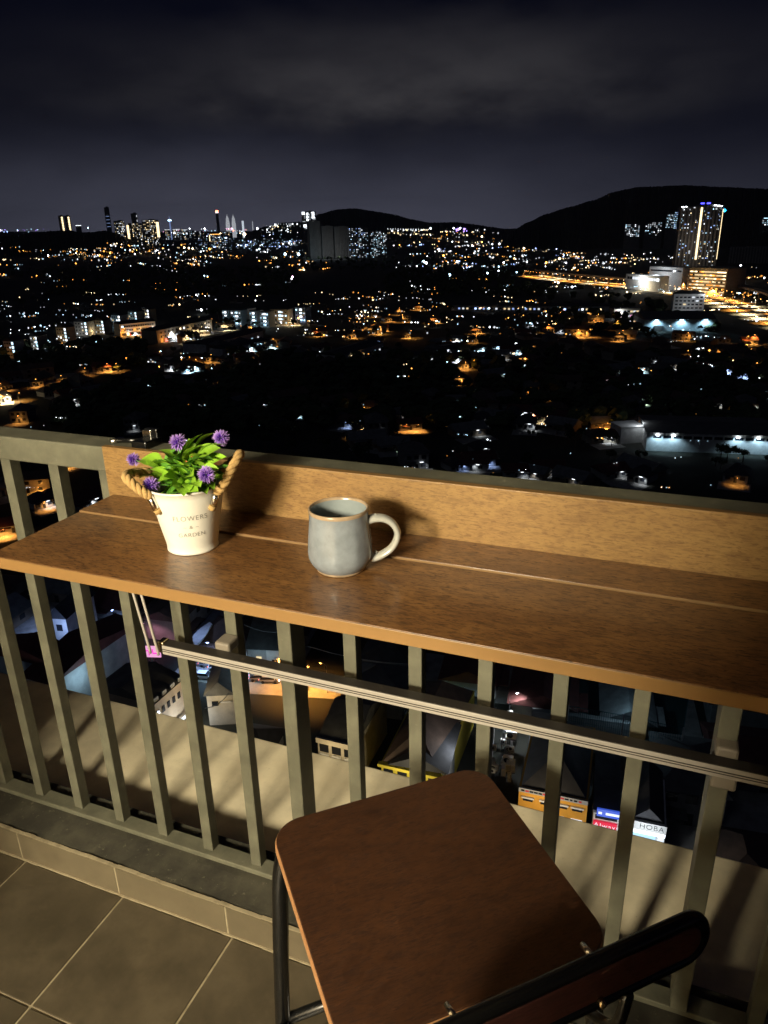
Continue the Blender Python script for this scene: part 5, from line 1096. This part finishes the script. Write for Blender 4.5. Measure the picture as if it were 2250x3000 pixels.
# remaining dark terraces between the near buildings, where the gaps between the balusters show them
cnt = 0
for t in range(2500):
    if cnt >= 62: break
    U = RN.uniform(-40, 2290); f = RN.random(); V = (1660+.19*U)*(1-f)+(1990+.262*U)*f; P = G(U, V, GZ+3)
    P.z = GZ
    if not free(P, 4.6): continue
    j = RN.randrange(6); cnt += 1; house(P, j, RN.choice((0, math.pi/2))+RN.uniform(-.04, .04)+.12, 'dark %s-roofed terrace house %s' % (RC[j], where(U, V)), 'dark terrace houses close below', RN.uniform(.9, 1.2))
# cars
def car_proto():
    e = empty('car'); b = MB().add([(-2.1, -.85, .35), (2.1, -.85, .35), (2.1, .85, .35), (-2.1, .85, .35), (-2.15, -.85, .8), (2.15, -.82, .75), (2.15, .82, .75), (-2.15, .85, .8), (-1.5, -.68, 1.42), (.55, -.68, 1.42), (.55, .68, 1.42), (-1.5, .68, 1.42), (-1.95, -.8, .88), (1.15, -.8, .88), (1.15, .8, .88), (-1.95, .8, .88)],
        [(3, 2, 1, 0), (0, 1, 5, 4), (1, 2, 6, 5), (2, 3, 7, 6), (3, 0, 4, 7), (4, 5, 13, 12), (5, 6, 14, 13), (6, 7, 15, 14), (7, 4, 12, 15), (8, 9, 10, 11)]); b.build('body', M['carpaint'], e)
    MB().add([(-1.95, -.8, .88), (1.15, -.8, .88), (1.15, .8, .88), (-1.95, .8, .88), (-1.5, -.68, 1.41), (.55, -.68, 1.41), (.55, .68, 1.41), (-1.5, .68, 1.41)], [(0, 1, 5, 4), (1, 2, 6, 5), (2, 3, 7, 6), (3, 0, 4, 7)]).build('windows', M['glass'], e)
    for x in (-1.3, 1.3):
        for y in (-.82, .82): MB().tube([(x, y-.1, .33), (x, y+.1, .33)], .33, 10).build('wheel', M['tyre'], e)
    for y in (-.6, .6): MB().box((2.16, y, .66), (.08, .4, .18)).build('headlight', EM['w'], e); MB().box((-2.16, y, .74), (.08, .35, .16)).build('tail_light', WIN2['r'], e)
    return e
cp0 = None
def car(P, rz, label, group):
    global cp0
    if cp0 is None: o = cp0 = car_proto()
    else: o = copy_tree(cp0)
    o.location = P; o.rotation_euler = (0, 0, rz); tag(o, label, 'car', group)
n = len(HW)
for i in range(46):
    k = RN.uniform(n*.35, n-2); j = int(k); p = HW[j].lerp(HW[j+1], k-j); t = (HW[j+1]-HW[j]).normalized(); s = Vector((-t.y, t.x, 0)); sd = RN.choice((-1, 1)); q = p+s*sd*RN.choice((5.4, 9.1, 13)); car(Vector((q.x, q.y, GZ+.26)), math.atan2(t.y, t.x)+(0 if sd < 0 else math.pi), 'car with lights on driving along the orange lit highway', 'cars on the highway')
for U, V in ((585, 1945), (612, 1950), (640, 1958), (600, 1985), (668, 1968), (760, 1990), (790, 1996)): car(G(U, V, GZ+.09), RN.uniform(.2, .5), 'parked car in the blue lit yard, below the support bar', 'cars in the blue yard')

# ================================================================== night haze over the town
hz_ = bpy.data.materials.new('haze'); hz_.use_nodes = True; t_ = hz_.node_tree; t_.nodes.clear()
pv = t_.nodes.new('ShaderNodeVolumePrincipled'); pv.inputs['Color'].default_value = (.85, .87, .95, 1); pv.inputs['Density'].default_value = HAZE; pv.inputs['Anisotropy'].default_value = .3
mo = t_.nodes.new('ShaderNodeOutputMaterial'); t_.links.new(pv.outputs[0], mo.inputs['Volume'])
tag(MB().box((-2500, 6050, (GZ-1+420)/2), (24000, 12900, 421-GZ)).build('haze', hz_), kind='stuff')
